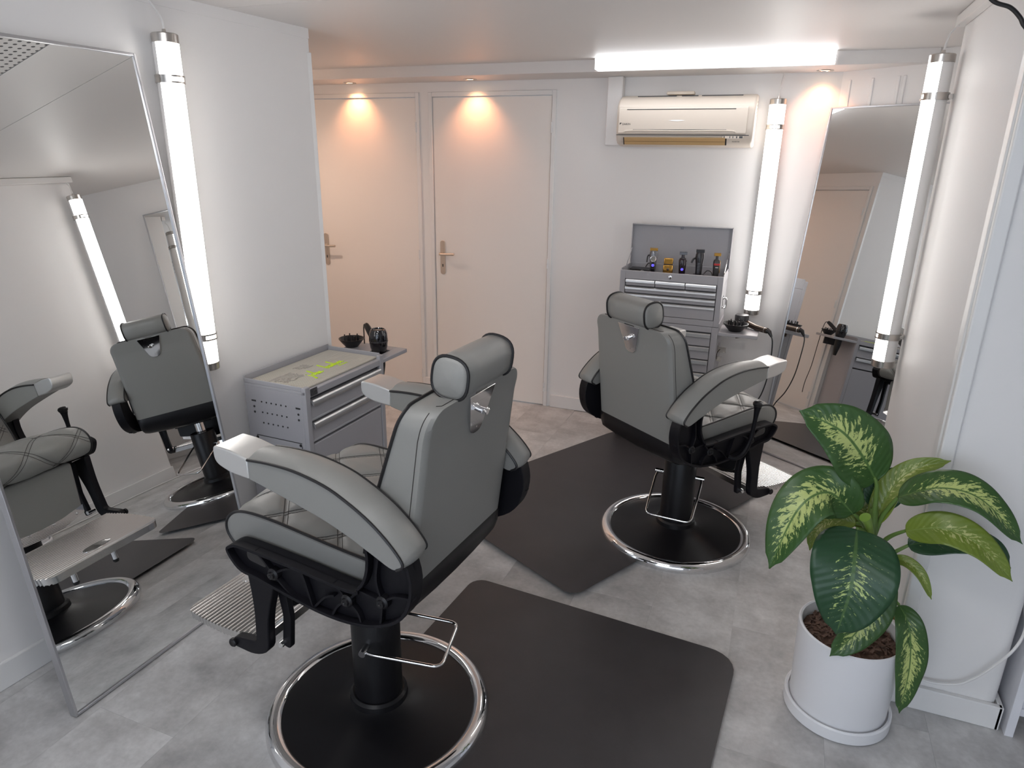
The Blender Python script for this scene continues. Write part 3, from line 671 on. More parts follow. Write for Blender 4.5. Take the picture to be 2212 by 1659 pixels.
        for a, z in ((0.065, 0.575), (-0.17, 0.575), (-0.275, 0.605)):
            mm = Matrix.Translation((0.300 * s, a, z)) @ Matrix.Rotation(R(90) * s, 4, 'Y')
            build('bolt', G().lathe([(0.017, -0.004), (0.017, 0.012), (0.013, 0.016), (0.011, 0.0165), (0.0095, 0.021), (0.004, 0.022), (0.0, 0.019)], 18, mm), BLACKS, fr_)
        # footrest hanger
        ho = fillet([(0.085, 0.535), (0.185, 0.555), (0.172, 0.43), (0.180, 0.312), (0.205, 0.306), (0.262, 0.297), (0.282, 0.280), (0.270, 0.265), (0.19, 0.262), (0.135, 0.290), (0.128, 0.40)], [0.01, 0.01, 0.05, 0.012, 0, 0.01, 0.012, 0.01, 0.03, 0.03, 0.05], 4)
        hg = build('footrest_hanger', G().prism(ho, lambda p, q, h: (h, p, q), 0.262 * s, 0.290 * s), BLACKM, t, bevel=0.003, loc=(0, 0, dz))
        build('inner_link', G().prism(fillet([(0.095, 0.54), (0.128, 0.54), (0.105, 0.40), (0.118, 0.30), (0.09, 0.295), (0.078, 0.40)], 0.01, 3), lambda p, q, h: (h, p, q), 0.238 * s, 0.256 * s), BLACKM, hg, bevel=0.002)
        build('bolt', G().lathe([(0.013, 0.0), (0.013, 0.008), (0.010, 0.011), (0, 0.010)], 16, Matrix.Translation((0.290 * s, 0.266, 0.281)) @ Matrix.Rotation(R(90) * s, 4, 'Y')), BLACKS, hg)
        build('spacer', G().cyl((0.236 * s, 0.112, 0.31), (0.270 * s, 0.112, 0.31), 0.009, n=14), CHROME, hg)

def lower_parts(t, dz, pump_yaw, pump_tilt):
    build('base_plate', G().lathe([(0, 0.09), (0.080, 0.090), (0.088, 0.082), (0.090, 0.064), (0.10, 0.058), (0.14, 0.047), (0.20, 0.037), (0.26, 0.031), (0.303, 0.028), (0.303, 0.004), (0, 0.004)], 72), BLACKS, t)
    rp = [(0.298, 0.0), (0.298, 0.030), (0.303, 0.036), (0.312, 0.040), (0.322, 0.041), (0.332, 0.037), (0.340, 0.030), (0.345, 0.020), (0.346, 0.010), (0.344, 0.0), (0.298, 0.0)]
    build('base_ring', G().lathe(rp, 96), CHROME, t)['label'] = 'polished chrome base ring'
    build('column', G().lathe([(0.0, 0.06), (0.074, 0.06), (0.074, 0.383), (0.072, 0.388), (0.066, 0.389), (0.064, 0.386), (0.0, 0.386)], 48), BLACKS, t)
    build('piston', G().lathe([(0.0, 0.37), (0.031, 0.37), (0.031, 0.50 + dz), (0.0, 0.50 + dz)], 32), CHROME, t)
    build('seat_support', G().b2(-0.20, 0.20, -0.20, 0.16, 0.502, 0.566).b2(-0.11, 0.11, -0.12, 0.12, 0.462, 0.505).b2(-0.262, 0.262, -0.16, -0.10, 0.53, 0.56).b2(-0.262, 0.262, 0.04, 0.10, 0.53, 0.56), BLACKS, t, bevel=0.004, loc=(0, 0, dz))
    g = G(); L = 0.235; pz = 0.302
    u = fillet([(0.098, 0), (0.104, -0.03), (0.100, -L), (-0.100, -L), (-0.104, -0.03), (-0.098, 0)], [0, 0.02, 0.03, 0.03, 0.02, 0], 6)
    g.tube([(x, y, 0) for x, y in u], 0.0055, 10)
    for s in (-1, 1): g.cyl((s * 0.07, 0, 0), (s * 0.112, 0, 0), 0.0105, n=14)
    pb = build('pump_bar', g, CHROME, t, loc=(0, 0, pz)); pb.rotation_euler = (R(pump_tilt), 0, R(pump_yaw))
    # calf pad
    cm = Matrix.Translation((0, 0.178, 0.565)) @ Matrix.Rotation(R(-7), 4, 'X')
    co_ = fillet([(-0.19, 0.0), (0.19, 0.0), (0.182, -0.20), (0.09, -0.222), (0.0, -0.228), (-0.09, -0.222), (-0.182, -0.20)], [0.02, 0.02, 0.01, 0.05, 0.05, 0.05, 0.01], 4)
    cp = build('calf_pad', G().prism(co_, lambda p, q, h: cm @ Vector((p, h, q)), 0.0, 0.032), LEATHER, t, bevel=0.009, seg=3, loc=(0, 0, dz))
    build('backing_board', G().prism(co_, lambda p, q, h: cm @ Vector((p, h, q)), -0.010, -0.0005), BLACKS, cp)
    st = [(0.182, -0.188), (0.09, -0.208), (0.0, -0.214), (-0.09, -0.208), (-0.182, -0.188), (-0.182, -0.222), (-0.09, -0.248), (0.0, -0.254), (0.09, -0.248), (0.182, -0.222)]
    build('chrome_strip', G().prism(st, lambda p, q, h: cm @ Vector((p, h, q)), 0.0325, 0.0355), CHROME, cp)
    for x in (-0.15, -0.05, 0.05, 0.15):
        build('screw', G().lathe([(0.006, 0), (0.005, 0.003), (0, 0.004)], 12, cm @ Matrix.Translation((x, 0.0355, -0.215)) @ Matrix.Rotation(R(-90), 4, 'X')), CHROME, cp)
    # footrest: ridged plate
    z0, z1 = 0.266, 0.292; a0, a1 = 0.195, 0.535; nr = 22
    def hw(a):
        k = (a - a0) / (a1 - a0); b = 0.262 - 0.028 * max(0, (k - 0.35) / 0.65) ** 1.5; d = a1 - a; r = 0.035
        if d < r: b -= r - math.sqrt(max(0, r * r - (r - d) ** 2))
        return b
    rows = []
    for i in range(nr * 6 + 1):
        a = a0 + (a1 - a0) * i / (nr * 6); ph = (i % 6) / 6; rows.append((a, z1 + (0.0055 * math.sin(math.pi * ph) if 3 < i < nr * 6 - 3 else 0)))
    g = G(); nx = 16; vs = []
    for a, z in rows:
        w_ = hw(a)
        for j in range(nx + 1):
            X = j / nx * 2 - 1; vs.append(Vector((X * w_, a - 0.006 * (1 - X * X) * 0, z - 0.10 * (a - a0))))
    g.add(vs, [(i * (nx + 1) + j, i * (nx + 1) + j + 1, (i + 1) * (nx + 1) + j + 1, (i + 1) * (nx + 1) + j) for i in range(len(rows) - 1) for j in range(nx)])
    top_loop = [vs[i * (nx + 1)] for i in range(len(rows))] + vs[-nx:] + [vs[i * (nx + 1) + nx] for i in reversed(range(len(rows) - 1))] + [vs[j] for j in range(nx - 1, 0, -1)]
    k = len(top_loop); g.add(top_loop + [Vector((p.x * 0.985, p.y, p.z - 0.026)) for p in top_loop], [(i, (i + 1) % k, k + (i + 1) % k, k + i) for i in range(k)] + [tuple(range(k, 2 * k))])
    fo_ = build('footrest', g, POLISHED, t, angle=30, loc=(0, 0, dz)); fo_['label'] = 'ribbed aluminium footrest'
    eo = [(0.055 * math.cos(t_) , 0.028 * math.sin(t_)) for t_ in [i * math.pi / 16 for i in range(32)]]
    ez = lambda a: z1 + 0.0058 - 0.10 * (a - a0)
    eb = build('emblem_plate', G().prism(eo, lambda p, q, h: (p, 0.478 + q, ez(0.478 + q) + h), -0.004, 0.0005), POLISHED, fo_)
    eg_ = G()
    for k in range(-8, 9):
        if k == 0: continue
        x_ = k * 0.0058; yy = 0.022 * math.sqrt(max(0, 1 - (x_ / 0.052) ** 2)); sl = math.copysign(0.010, k)
        eg_.tube([(x_ - sl * 0.5, 0.478 - yy, ez(0.478 - yy) + 0.0007), (x_ + sl * 0.5, 0.478 + yy, ez(0.478 + yy) + 0.0007)], 0.0009, 4)
    build('emblem', eg_, STEEL, fo_)['kind'] = 'stuff'
    for x in (-0.085, 0.085):
        lg = build('foot_peg', G().cyl((x, 0.42, 0.25), (x, 0.42, 0.165), 0.0115, n=18), CHROME, fo_)
        build('rubber_tip', G().lathe([(0, 0.0), (0.009, 0.001), (0.012, 0.006), (0.012, 0.014), (0, 0.014)], 16, Matrix.Translation((x, 0.42, 0.154))), BLACKP, fo_)
    # recline lever on the sitter's right
    lv = spline([(0.318, -0.07, 0.535), (0.335, -0.05, 0.530), (0.345, -0.015, 0.548), (0.350, 0.012, 0.60), (0.352, 0.020, 0.66), (0.353, 0.024, 0.72), (0.353, 0.026, 0.745)], 6)
    rad = [lerp_tab([(0, 0.009), (0.35, 0.011), (0.6, 0.009), (0.75, 0.0085), (0.92, 0.013), (1, 0.016)], i / (len(lv) - 1)) for i in range(len(lv))]
    lo = build('recline_lever', G().tube(lv, 0.01, 12, radii=rad), BLACKM, t, loc=(0, 0, dz))
    build('knob', G().lathe([(0, -0.008), (0.012, -0.006), (0.019, 0.004), (0.0205, 0.012), (0.016, 0.019), (0.008, 0.022), (0, 0.0225)], 20, Matrix.Translation((0.353, 0.026, 0.748))), BLACKP, lo)

def barber_chair(label, C, yaw, dz, pump_yaw, pump_tilt):
    t = thing('barber_chair', label, 'barber chair', (C[0], C[1], 0), R(yaw - 90), 'grey leather barber chairs')
    lower_parts(t, dz, pump_yaw, pump_tilt); seat_parts(t, dz); back_parts(t, dz); arm_parts(t, dz)
    return t
barber_chair('grey leather barber chair in front, facing the mirror on the left wall', (-1.01, 1.47), 175.5, 0.09, 16, 4)
barber_chair('grey leather barber chair at the back, facing the corner mirror', (-0.316, 2.94), 52.5, 0.0, 34, 32)

# anti-fatigue mats, notched round the chair bases
def floor_mat(label, C, ang, side):
    ld = Vector((math.cos(R(ang)), math.sin(R(ang)))); pd = Vector((-ld.y, ld.x)) * side; HL, DP, rc = 0.705, 0.95, 0.352; e0 = -0.02
    t = []
    pts = [(-HL, e0), (-rc, e0)]
    a0 = math.asin(e0 / rc)
    inner = [(-rc * math.cos(a), rc * math.sin(a)) for a in [a0 + (math.pi - 2 * a0) * i / 40 for i in range(41)]]
    outer = fillet([(HL, e0), (HL, DP), (-HL, DP), (-HL, e0)], [0.02, 0.06, 0.06, 0.02], 6)
    loop = inner + outer
    def P3(p, z, ins=0.0): q = Vector(C) + ld * p[0] + pd * p[1]; return (q.x, q.y, z)
    n = len(loop); cen = Vector((0, DP * 0.55)); g = G(); rings = []
    for ins, z in ((0, 0.0008), (0.0, 0.004), (0.016, 0.013), (0.03, 0.0165), (0.042, 0.0172)):
        r = []
        for i, p in enumerate(loop):
            a, b = Vector(loop[i - 1]), Vector(loop[(i + 1) % n]); d = (b - a).normalized(); nr = Vector((d.y, -d.x))
            q = Vector(p)
            r.append((q.x + nr.x * ins * SG, q.y + nr.y * ins * SG))
        rings.append((r, z))
    vs = [P3(p, z) for r, z in rings for p in r]
    fs = [(k * n + i, k * n + (i + 1) % n, (k + 1) * n + (i + 1) % n, (k + 1) * n + i) for k in range(len(rings) - 1) for i in range(n)] + [tuple((len(rings) - 1) * n + i for i in range(n))]
    g.add(vs, fs)
    o = build('floor_mat', g, RUBBER, None, angle=60); return tag(o, label, 'floor mat', 'black anti-fatigue mats')
SG = 1
floor_mat('black rubber mat notched around the front chair base', (-1.01, 1.47), 86.0, -1)
floor_mat('black rubber mat notched around the back chair base', (-0.316, 2.94), 62.4, 1)

# ================================================================== AIR CONDITIONER
ac = thing('air_conditioner', 'cream wall-mounted air conditioner on the back wall', 'air conditioner', (-0.622, YB, 1.745))
AX = 0.378
prof = [(0, 0.0), (-0.10, 0.002), (-0.165, 0.012), (-0.188, 0.03), (-0.200, 0.055), (-0.205, 0.10), (-0.205, 0.19), (-0.196, 0.222), (-0.17, 0.25), (-0.12, 0.272), (-0.06, 0.28), (0, 0.28)]
build('body', G().prism(prof, lambda p, q, h: (h, p, q), -AX, AX), CREAM, ac, bevel=0.012, seg=3)
build('front_panel', G().prism([(-0.2045, 0.066), (-0.2125, 0.070), (-0.2125, 0.20), (-0.2045, 0.212)], lambda p, q, h: (h, p, q), -AX + 0.012, AX - 0.035), CREAM, ac, bevel=0.004)
build('panel_groove', G().b2(-AX + 0.06, AX - 0.10, -0.2135, -0.211, 0.195, 0.1985), INK, ac)
build('lower_groove', G().b2(-AX + 0.10, AX - 0.14, -0.2135, -0.211, 0.0875, 0.091), INK, ac)
build('grip_lip', G().tube(spline([(-AX + 0.05, -0.2115, 0.075), (-AX + 0.09, -0.2125, 0.084), (0, -0.2125, 0.083), (AX - 0.13, -0.2125, 0.084), (AX - 0.09, -0.2115, 0.075)], 8), 0.005, 8), CREAM, ac)
build('panel_seam', G().b2(-AX + 0.004, AX - 0.02, -0.2065, -0.203, 0.060, 0.0635), CABDARK, ac)
build('outlet_recess', G().prism([(-0.186, 0.010), (-0.206, 0.049), (-0.192, 0.049), (-0.172, 0.012)], lambda p, q, h: (h, p, q), -AX + 0.045, AX - 0.135), INK, ac)
for k, (a, b) in enumerate((((-0.2015, 0.0285), (-0.2125, 0.0475)), ((-0.190, 0.010), (-0.2005, 0.0265)))):
    d = Vector((b[0] - a[0], b[1] - a[1])); n = Vector((-d.y, d.x)).normalized() * 0.003
    lou = build('louvre', G().prism([a, b, (b[0] - n.x, b[1] - n.y), (a[0] - n.x, a[1] - n.y)], lambda p, q, h: (h, p, q), -AX + 0.052, AX - 0.142), TAN, ac); lou['label'] = 'yellowed tan louvre blade'
build('emblem', G().prism(fillet([(-0.05, 0), (0.0, 0.004), (0.05, 0), (0.0, -0.004)], 0.01, 3), lambda p, q, h: (p - 0.035, h, 0.138 + q), -0.2135, -0.212), BRUSHED, ac)
text_mesh('logo', 'DAIKIN', 0.0145, INK, ac, (-AX + 0.036, -0.2131, 0.115), (R(90), 0, 0))
build('logo_mark', G().prism([(0, 0), (0.012, 0.012), (0.0, 0.012)], lambda p, q, h: (-AX + 0.022 + p, h, 0.115 + q), -0.2132, -0.2124), INK, ac)
build('display', G().prism(fillet([(-0.055, -0.007), (0.055, -0.007), (0.06, 0.007), (-0.05, 0.007)], 0.005, 3), lambda p, q, h: (AX - 0.105 + p, h, 0.052 + q), -0.2065, -0.200), CREAM, ac)
for x, wd in ((AX - 0.148, 0.006), (AX - 0.118, 0.004), (AX - 0.102, 0.004), (AX - 0.082, 0.006), (AX - 0.060, 0.018)):
    build('display_mark', G().b2(x - wd / 2, x + wd / 2, -0.2075, -0.206, 0.047, 0.057), GREYCAP, ac)
text_mesh('inverter_mark', 'INVERTER', 0.009, INK, ac, (AX - 0.105, -0.1995, 0.026), (R(78), 0, 0))
for x0, x1 in ((-0.28, -0.06), (-0.03, 0.06), (0.08, 0.30)): build('top_slot', G().b2(x0, x1, -0.128, -0.118, 0.269, 0.2735), CABDARK, ac)
for k in range(5): build('side_slot', G().b2(AX - 0.001, AX + 0.0008, -0.10, -0.095, 0.16 + k * 0.018, 0.170 + k * 0.018), CABDARK, ac)
rm = tag(build('remote_control', G().box((0, 0, 0), (0.155, 0.05, 0.018)), BEIGE, None, bevel=0.006, seg=3, loc=(-0.665, 4.255, 2.0335)), 'beige remote control lying on top of the air conditioner', 'remote control')
tag(build('pipe_cover', G().b2(-1.097, -1.008, YB - 0.075, YB, 1.75, 2.133), PAINT, None, bevel=0.006), 'white boxed pipe cover beside the air conditioner', 'pipe cover')

# ================================================================== TOOL TROLLEY (left)
tc = thing('tool_trolley', 'grey metal tool trolley with two drawers against the left wall', 'tool cabinet', (-1.904, 2.435, 0), R(-1.7))
HX, HY, TH = 0.163, 0.285, 0.765
build('body', G().b2(-HX, HX - 0.022, -HY, HY, 0.09, TH - 0.03).b2(HX - 0.022, HX, -HY, -HY + 0.03, 0.09, TH).b2(HX - 0.022, HX, HY - 0.03, HY, 0.09, TH), CABGREY, tc, bevel=0.003)
build('recess', G().b2(HX - 0.03, HX - 0.018, -HY + 0.028, HY - 0.028, 0.10, TH - 0.05), CABDARK, tc)
build('top_rail', G().b2(HX - 0.02, HX - 0.001, -HY + 0.03, HY - 0.03, TH - 0.048, TH - 0.019), CABGREY, tc, bevel=0.002)
tr = build('tray', G().b2(-HX, HX - 0.002, -HY, HY, TH - 0.032, TH - 0.018).b2(-HX, -HX + 0.005, -HY, HY, TH - 0.018, TH + 0.014).b2(-HX, HX - 0.02, HY - 0.005, HY, TH - 0.018, TH + 0.006).b2(-HX, HX - 0.02, -HY, -HY + 0.005, TH - 0.018, TH + 0.002), CABGREY, tc, bevel=0.002)
def drawer(parent, x, y0, y1, z0, z1, hh=0.022, hm=None):
    d = build('drawer', G().b2(x - 0.016, x, y0, y1, z0, z1 - 0.004).b2(x - 0.004, x + 0.003, y0, y1, z0, z0 + 0.010), CABGREY, parent, bevel=0.002)
    build('pull', G().prism(fillet([(0, 0), (0.004, -0.008), (0.014, -hh + 0.002), (0.017, -hh), (0.016, -0.002), (0.010, 0.004), (0, 0.004)], 0.002, 2), lambda p, q, h: (x + p, h, z1 - 0.004 + q), y0 + 0.001, y1 - 0.001), hm or HANDLE, d)
    return d
drawer(tc, HX - 0.006, -HY + 0.033, HY - 0.033, 0.610, 0.705, 0.024); drawer(tc, HX - 0.006, -HY + 0.033, HY - 0.033, 0.515, 0.604, 0.024)
dr = build('cupboard_door', G().b2(HX - 0.02, HX - 0.003, -HY + 0.033, HY - 0.033, 0.10, 0.504), CABGREY, tc, bevel=0.003)
for y in (-HY + 0.04, HY - 0.04):
    for x in (-HX + 0.035, HX - 0.04):
        wh = build('caster', G().cyl((x - 0.012, y, 0.04), (x + 0.012, y, 0.04), 0.039, n=24), BLACKP, tc); build('caster_fork', G().b2(x - 0.02, x + 0.02, y - 0.02, y + 0.02, 0.075, 0.092), STEEL, wh)
# punched side panel facing the room
for r_, z in enumerate((0.672, 0.624, 0.576)):
    for k in range(6):
        build('punched_hole', G().lathe([(0, -0.0006), (0.0038, -0.0006), (0.0038, 0.001)], 10, Matrix.Translation((-0.075 + k * 0.026 + 0.004 * 0, -HY, z)) @ Matrix.Rotation(R(90), 4, 'X')), INK, tc)
for x in (-HX + 0.045, HX - 0.045):
    build('slot', G().b2(x - 0.012, x + 0.012, -HY - 0.0007, -HY + 0.002, 0.668, 0.675), INK, tc)
    for z in (0.645, 0.62): build('punched_hole', G().lathe([(0, -0.0006), (0.0052, -0.0006), (0.0052, 0.001)], 10, Matrix.Translation((x, -HY, z)) @ Matrix.Rotation(R(90), 4, 'X')), INK, tc)
sp = build('side_plate', G().prism(fillet([(-0.118, 0.12), (0.122, 0.12), (0.122, 0.512), (-0.118, 0.512)], 0.012, 3), lambda p, q, h: (p, h, q), -HY - 0.0025, -HY), CABGREY, tc, bevel=0.001)
build('plate_gap', G().b2(-0.120, 0.124, -HY - 0.0008, -HY + 0.001, 0.5125, 0.5155).b2(0.1225, 0.1252, -HY - 0.0008, -HY + 0.001, 0.12, 0.50), INK, tc)
for x in (-0.115, 0.118): build('plate_screw', G().lathe([(0, 0.003), (0.006, 0.002), (0.007, 0)], 12, Matrix.Translation((x, -HY - 0.0025, 0.505)) @ Matrix.Rotation(R(90), 4, 'X')), BLACKP, tc)
lbp = build('name_plate', G().b2(HX - 0.001, HX + 0.0008, -HY + 0.032, -HY + 0.075, TH - 0.044, TH - 0.012), GUN, tc)
# side shelf holding the hair dryer
sh = build('side_shelf', G().b2(-0.135, 0.026, HY, HY + 0.215, 0.722, 0.742).b2(0.106, 0.163, HY, HY + 0.215, 0.722, 0.742).b2(0.026, 0.106, HY, HY + 0.070, 0.722, 0.742).b2(0.026, 0.106, HY + 0.15, HY + 0.215, 0.722, 0.742), CABGREY, tc, bevel=0.003)
build('shelf_bracket', G().b2(-0.10, -0.085, HY, HY + 0.15, 0.66, 0.722), CABDARK, tc, bevel=0.002)

# handwriting helper: strokes in a 2-D em box
def script_strokes(word, x0):
    S = {'j': ([[(0.10, 0.42), (0.07, 0.0), (-0.02, -0.42), (-0.12, -0.40), (-0.02, -0.20), (0.22, 0.08)], [(0.14, 0.60), (0.15, 0.63)]], 0.26),
         'o': ([[(0.22, 0.32), (0.08, 0.36), (0.02, 0.15), (0.12, 0.02), (0.24, 0.14), (0.22, 0.34), (0.34, 0.28)]], 0.32),
         'h': ([[(0.0, 0.1), (0.16, 0.80), (0.20, 1.05), (0.12, 0.9), (0.04, 0.0), (0.14, 0.34), (0.24, 0.30), (0.22, 0.04), (0.34, 0.10)]], 0.32),
         'n': ([[(0.0, 0.34), (0.04, 0.02), (0.12, 0.32), (0.20, 0.34), (0.20, 0.04), (0.42, 0.22)]], 0.40),
         'b': ([[(0.0, 0.1), (0.14, 0.80), (0.18, 1.05), (0.09, 0.9), (0.04, 0.05), (0.16, 0.02), (0.26, 0.18), (0.18, 0.34), (0.08, 0.24), (0.32, 0.26)]], 0.32),
         'a': ([[(0.26, 0.32), (0.10, 0.36), (0.02, 0.14), (0.12, 0.02), (0.24, 0.30), (0.24, 0.04), (0.34, 0.12)]], 0.32),
         'r': ([[(0.0, 0.12), (0.08, 0.38), (0.16, 0.30), (0.14, 0.06), (0.28, 0.14)]], 0.26),
         'e': ([[(0.0, 0.14), (0.18, 0.24), (0.14, 0.38), (0.04, 0.24), (0.10, 0.02), (0.28, 0.14)]], 0.26), ' ': ([], 0.24)}
    out = []; x = x0
    for ch in word:
        st, adv = S[ch]; out += [[(x + p, q) for p, q in s] for s in st]; x += adv
    return out, x
def script(parent, name, word, size, origin, right, up, m, rad):
    g = G(); st, _ = script_strokes(word, 0); o = Vector(origin); r = Vector(right); u = Vector(up)
    for s in st: g.tube([Vector(p) for p in spline([o + r * (p * size) + u * (q * size) for p, q in s], 5)], rad, 6)
    return build(name, g, m, parent)
MT = TH - 0.018
bm_ = build('counter_mat', G().b2(-HX + 0.008, HX - 0.0235, -HY + 0.008, HY - 0.008, MT, MT + 0.005), MATSHADE, None, bevel=0.001)
bm_.location = tc.location; bm_.rotation_euler = tc.rotation_euler
tag(bm_, 'taupe ribbed rubber mat with lime lettering on the trolley top', 'counter mat')
gr = G()
for k in range(62):
    y = -HY + 0.016 + k * (2 * HY - 0.032) / 61; gr.b2(-HX + 0.014, HX - 0.028, y - 0.0018, y + 0.0018, MT + 0.005, MT + 0.0068)
rb_ = build('mat_rib', gr, MATLIT, bm_); rb_['kind'] = 'stuff'
script(bm_, 'lettering', 'john', 0.070, (0.062, -0.115, MT + 0.0072), (0, 1, 0), (-1, 0, 0), LIME, 0.0022)
script(bm_, 'lettering', 'barber', 0.070, (0.046, 0.018, MT + 0.0072), (0, 1, 0), (-1, 0, 0), LIME, 0.0022)
text_mesh('lettering', 'STUDIO', 0.017, LIME, bm_, (0.068, 0.075, MT + 0.0072), (0, 0, R(90)), 0.0006)
# raised ornaments moulded into the mat
em = G()
for k in range(26):
    a = random.random() * 6.28; em.tube(spline([(-0.02 + random.uniform(-.045, .045), -0.175 + random.uniform(-.07, .07), MT + 0.0066) for _ in range(3)], 5), 0.0025, 5)
for k in range(8):
    em.tube(spline([(-0.07 + random.uniform(-.03, .03), -0.02 + random.uniform(-.04, .04), MT + 0.0066) for _ in range(3)], 5), 0.0024, 5)
e_ = build('raised_ornament', em, mat('taupe_rubber_light', (0.40, 0.37, 0.33), 0.6), bm_); e_['kind'] = 'stuff'
script(lbp, 'plate_lettering', 'john barber', 0.011, (HX + 0.001, -HY + 0.036, TH - 0.030), (0, 1, 0), (0, 0, 1), INK, 0.0005)

def spike_bowl(name, label, loc, r, h, spikes):
    t = thing(name, label, 'diffuser', loc)
    prof = [(0, 0.0), (r * 0.48, 0.0), (r * 0.52, 0.003), (r * 0.78, h * 0.5), (r, h * 0.94), (r, h), (r * 0.95, h), (r * 0.74, h * 0.52), (r * 0.48, 0.010), (0, 0.010)]
    build('bowl', G().lathe(prof, 40), BLACKP, t)
    for k in range(spikes):
        rr = r * (0.3 if k % 3 == 0 else 0.58); a = k * 2.399
        build('finger', G().lathe([(0.0042, 0), (0.0034, h * 0.6), (0.0030, h * 0.98), (0, h * 1.03)], 8, Matrix.Translation((rr * math.cos(a), rr * math.sin(a), 0.010 + (h * 0.15 if rr > r * .4 else 0)))), BLACKP, t)
    return t
spike_bowl('dryer_diffuser', 'round black spiked diffuser bowl on the trolley shelf', (-2.000, 2.845, 0.7425), 0.064, 0.044, 12)
dl = thing('hair_dryer', 'glossy black hair dryer standing nose-down in the trolley shelf', 'hair dryer', (-1.826, 2.825, 0.7425))
build('barrel', G().lathe([(0, -0.012), (0.034, -0.012), (0.036, 0.0), (0.043, 0.025), (0.0465, 0.06), (0.044, 0.095), (0.037, 0.112), (0.031, 0.115), (0.029, 0.110), (0, 0.110)], 36), GLOSSB, dl)
build('seam_ring', G().lathe([(0.0462, 0.052), (0.0472, 0.054), (0.0462, 0.056)], 36), GREYCAP, dl)
build('nozzle', G().lathe([(0.031, -0.012), (0.030, -0.07), (0.026, -0.10), (0.016, -0.155), (0.014, -0.16), (0, -0.16)], 28, Matrix.Diagonal((1, 0.85, 1, 1))), BLACKP, dl)
hb = spline([(0, 0.0, 0.030), (-0.035, 0.02, 0.045), (-0.075, 0.045, 0.075), (-0.105, 0.066, 0.098), (-0.122, 0.076, 0.108)], 6)
build('handle', G().tube(hb, 0.017, 14, radii=[0.019, 0.019, 0.018, 0.018, 0.018, 0.017, 0.017, 0.017, 0.017, 0.017, 0.016, 0.016, 0.016, 0.016, 0.016, 0.016, 0.016, 0.016, 0.0155, 0.015, 0.015, 0.0145, 0.014, 0.013, 0.011]), BLACKP, dl)
build('power_cord', G().tube(spline([(-0.12, 0.075, 0.107), (-0.14, 0.087, 0.10), (-0.147, 0.094, 0.04), (-0.147, 0.096, -0.10), (-0.14, 0.10, -0.30), (-0.15, 0.11, -0.45), (-0.145, 0.11, -0.55)], 8), 0.0032, 8), BLACKP, dl)

# ================================================================== TOOL CHEST (back wall)
bc = thing('tool_cabinet', 'tall grey metal tool cabinet with drawers below the open chest', 'tool cabinet', (-0.589, 3.965, 0))
CW = 0.292
build('body', G().b2(-CW, CW, 0.02, 0.33, 0.08, 0.768).b2(-CW, -CW + 0.035, 0, 0.02, 0.08, 0.768).b2(CW - 0.035, CW, 0, 0.02, 0.08, 0.768).b2(-CW + 0.035, CW - 0.035, 0, 0.02, 0.735, 0.768), CABGREY, bc, bevel=0.003)
build('recess', G().b2(-CW + 0.03, CW - 0.03, 0.010, 0.021, 0.09, 0.74), CABDARK, bc)
def drawer_y(parent, x0, x1, z0, z1, y=0.004, hh=0.012):
    d = build('drawer', G().b2(x0, x1, y, y + 0.012, z0, z1 - 0.002), CABGREY, parent, bevel=0.002)
    build('pull', G().prism([(0, 0), (-0.003, -0.006), (-0.012, -hh + 0.002), (-0.015, -hh), (-0.014, -0.002), (-0.008, 0.003), (0, 0.003)], lambda p, q, h: (h, y + p, z1 - 0.003 + q), x0 + 0.001, x1 - 0.001), HANDLE, d)
z = 0.728
for hgt in (0.080, 0.080, 0.080, 0.120, 0.120, 0.120):
    drawer_y(bc, -CW + 0.038, CW - 0.038, z - hgt + 0.004, z, 0.004, 0.020); z -= hgt
for x in (-CW + 0.04, CW - 0.04):
    for y in (0.05, 0.29):
        cst = build('caster', G().cyl((x - 0.012, y, 0.036), (x + 0.012, y, 0.036), 0.035, n=22), BLACKP, bc); build('caster_fork', G().b2(x - 0.018, x + 0.018, y - 0.018, y + 0.018, 0.066, 0.082), STEEL, cst)
shf = build('side_shelf', G().b2(CW, CW + 0.218, 0.005, 0.215, 0.722, 0.742), CABGREY, bc, bevel=0.003); build('shelf_upstand', G().b2(CW, CW + 0.005, 0.005, 0.29, 0.742, 0.790), CABGREY, bc)
build('shelf_bracket', G().prism([(0.0, 0.0), (0.03, 0.0), (0.03, -0.022), (0.0, -0.028)], lambda p, q, h: (CW + 0.095 + p, h, 0.722 + q), 0.10, 0.12), BRONZE, bc)
build('latch_plate', G().b2(CW, CW + 0.004, 0.12, 0.20, 0.60, 0.635).b2(CW, CW + 0.05, 0.10, 0.103, 0.60, 0.632), STEEL, bc); build('latch_hook', G().b2(CW, CW + 0.03, 0.10, 0.103, 0.545, 0.575), STEEL, bc)
build('latch_wire', G().tube(spline([(CW + 0.018, 0.098, 0.62), (CW + 0.004, 0.096, 0.60), (CW + 0.002, 0.096, 0.56)], 6), 0.0022, 6), BRONZE, bc)

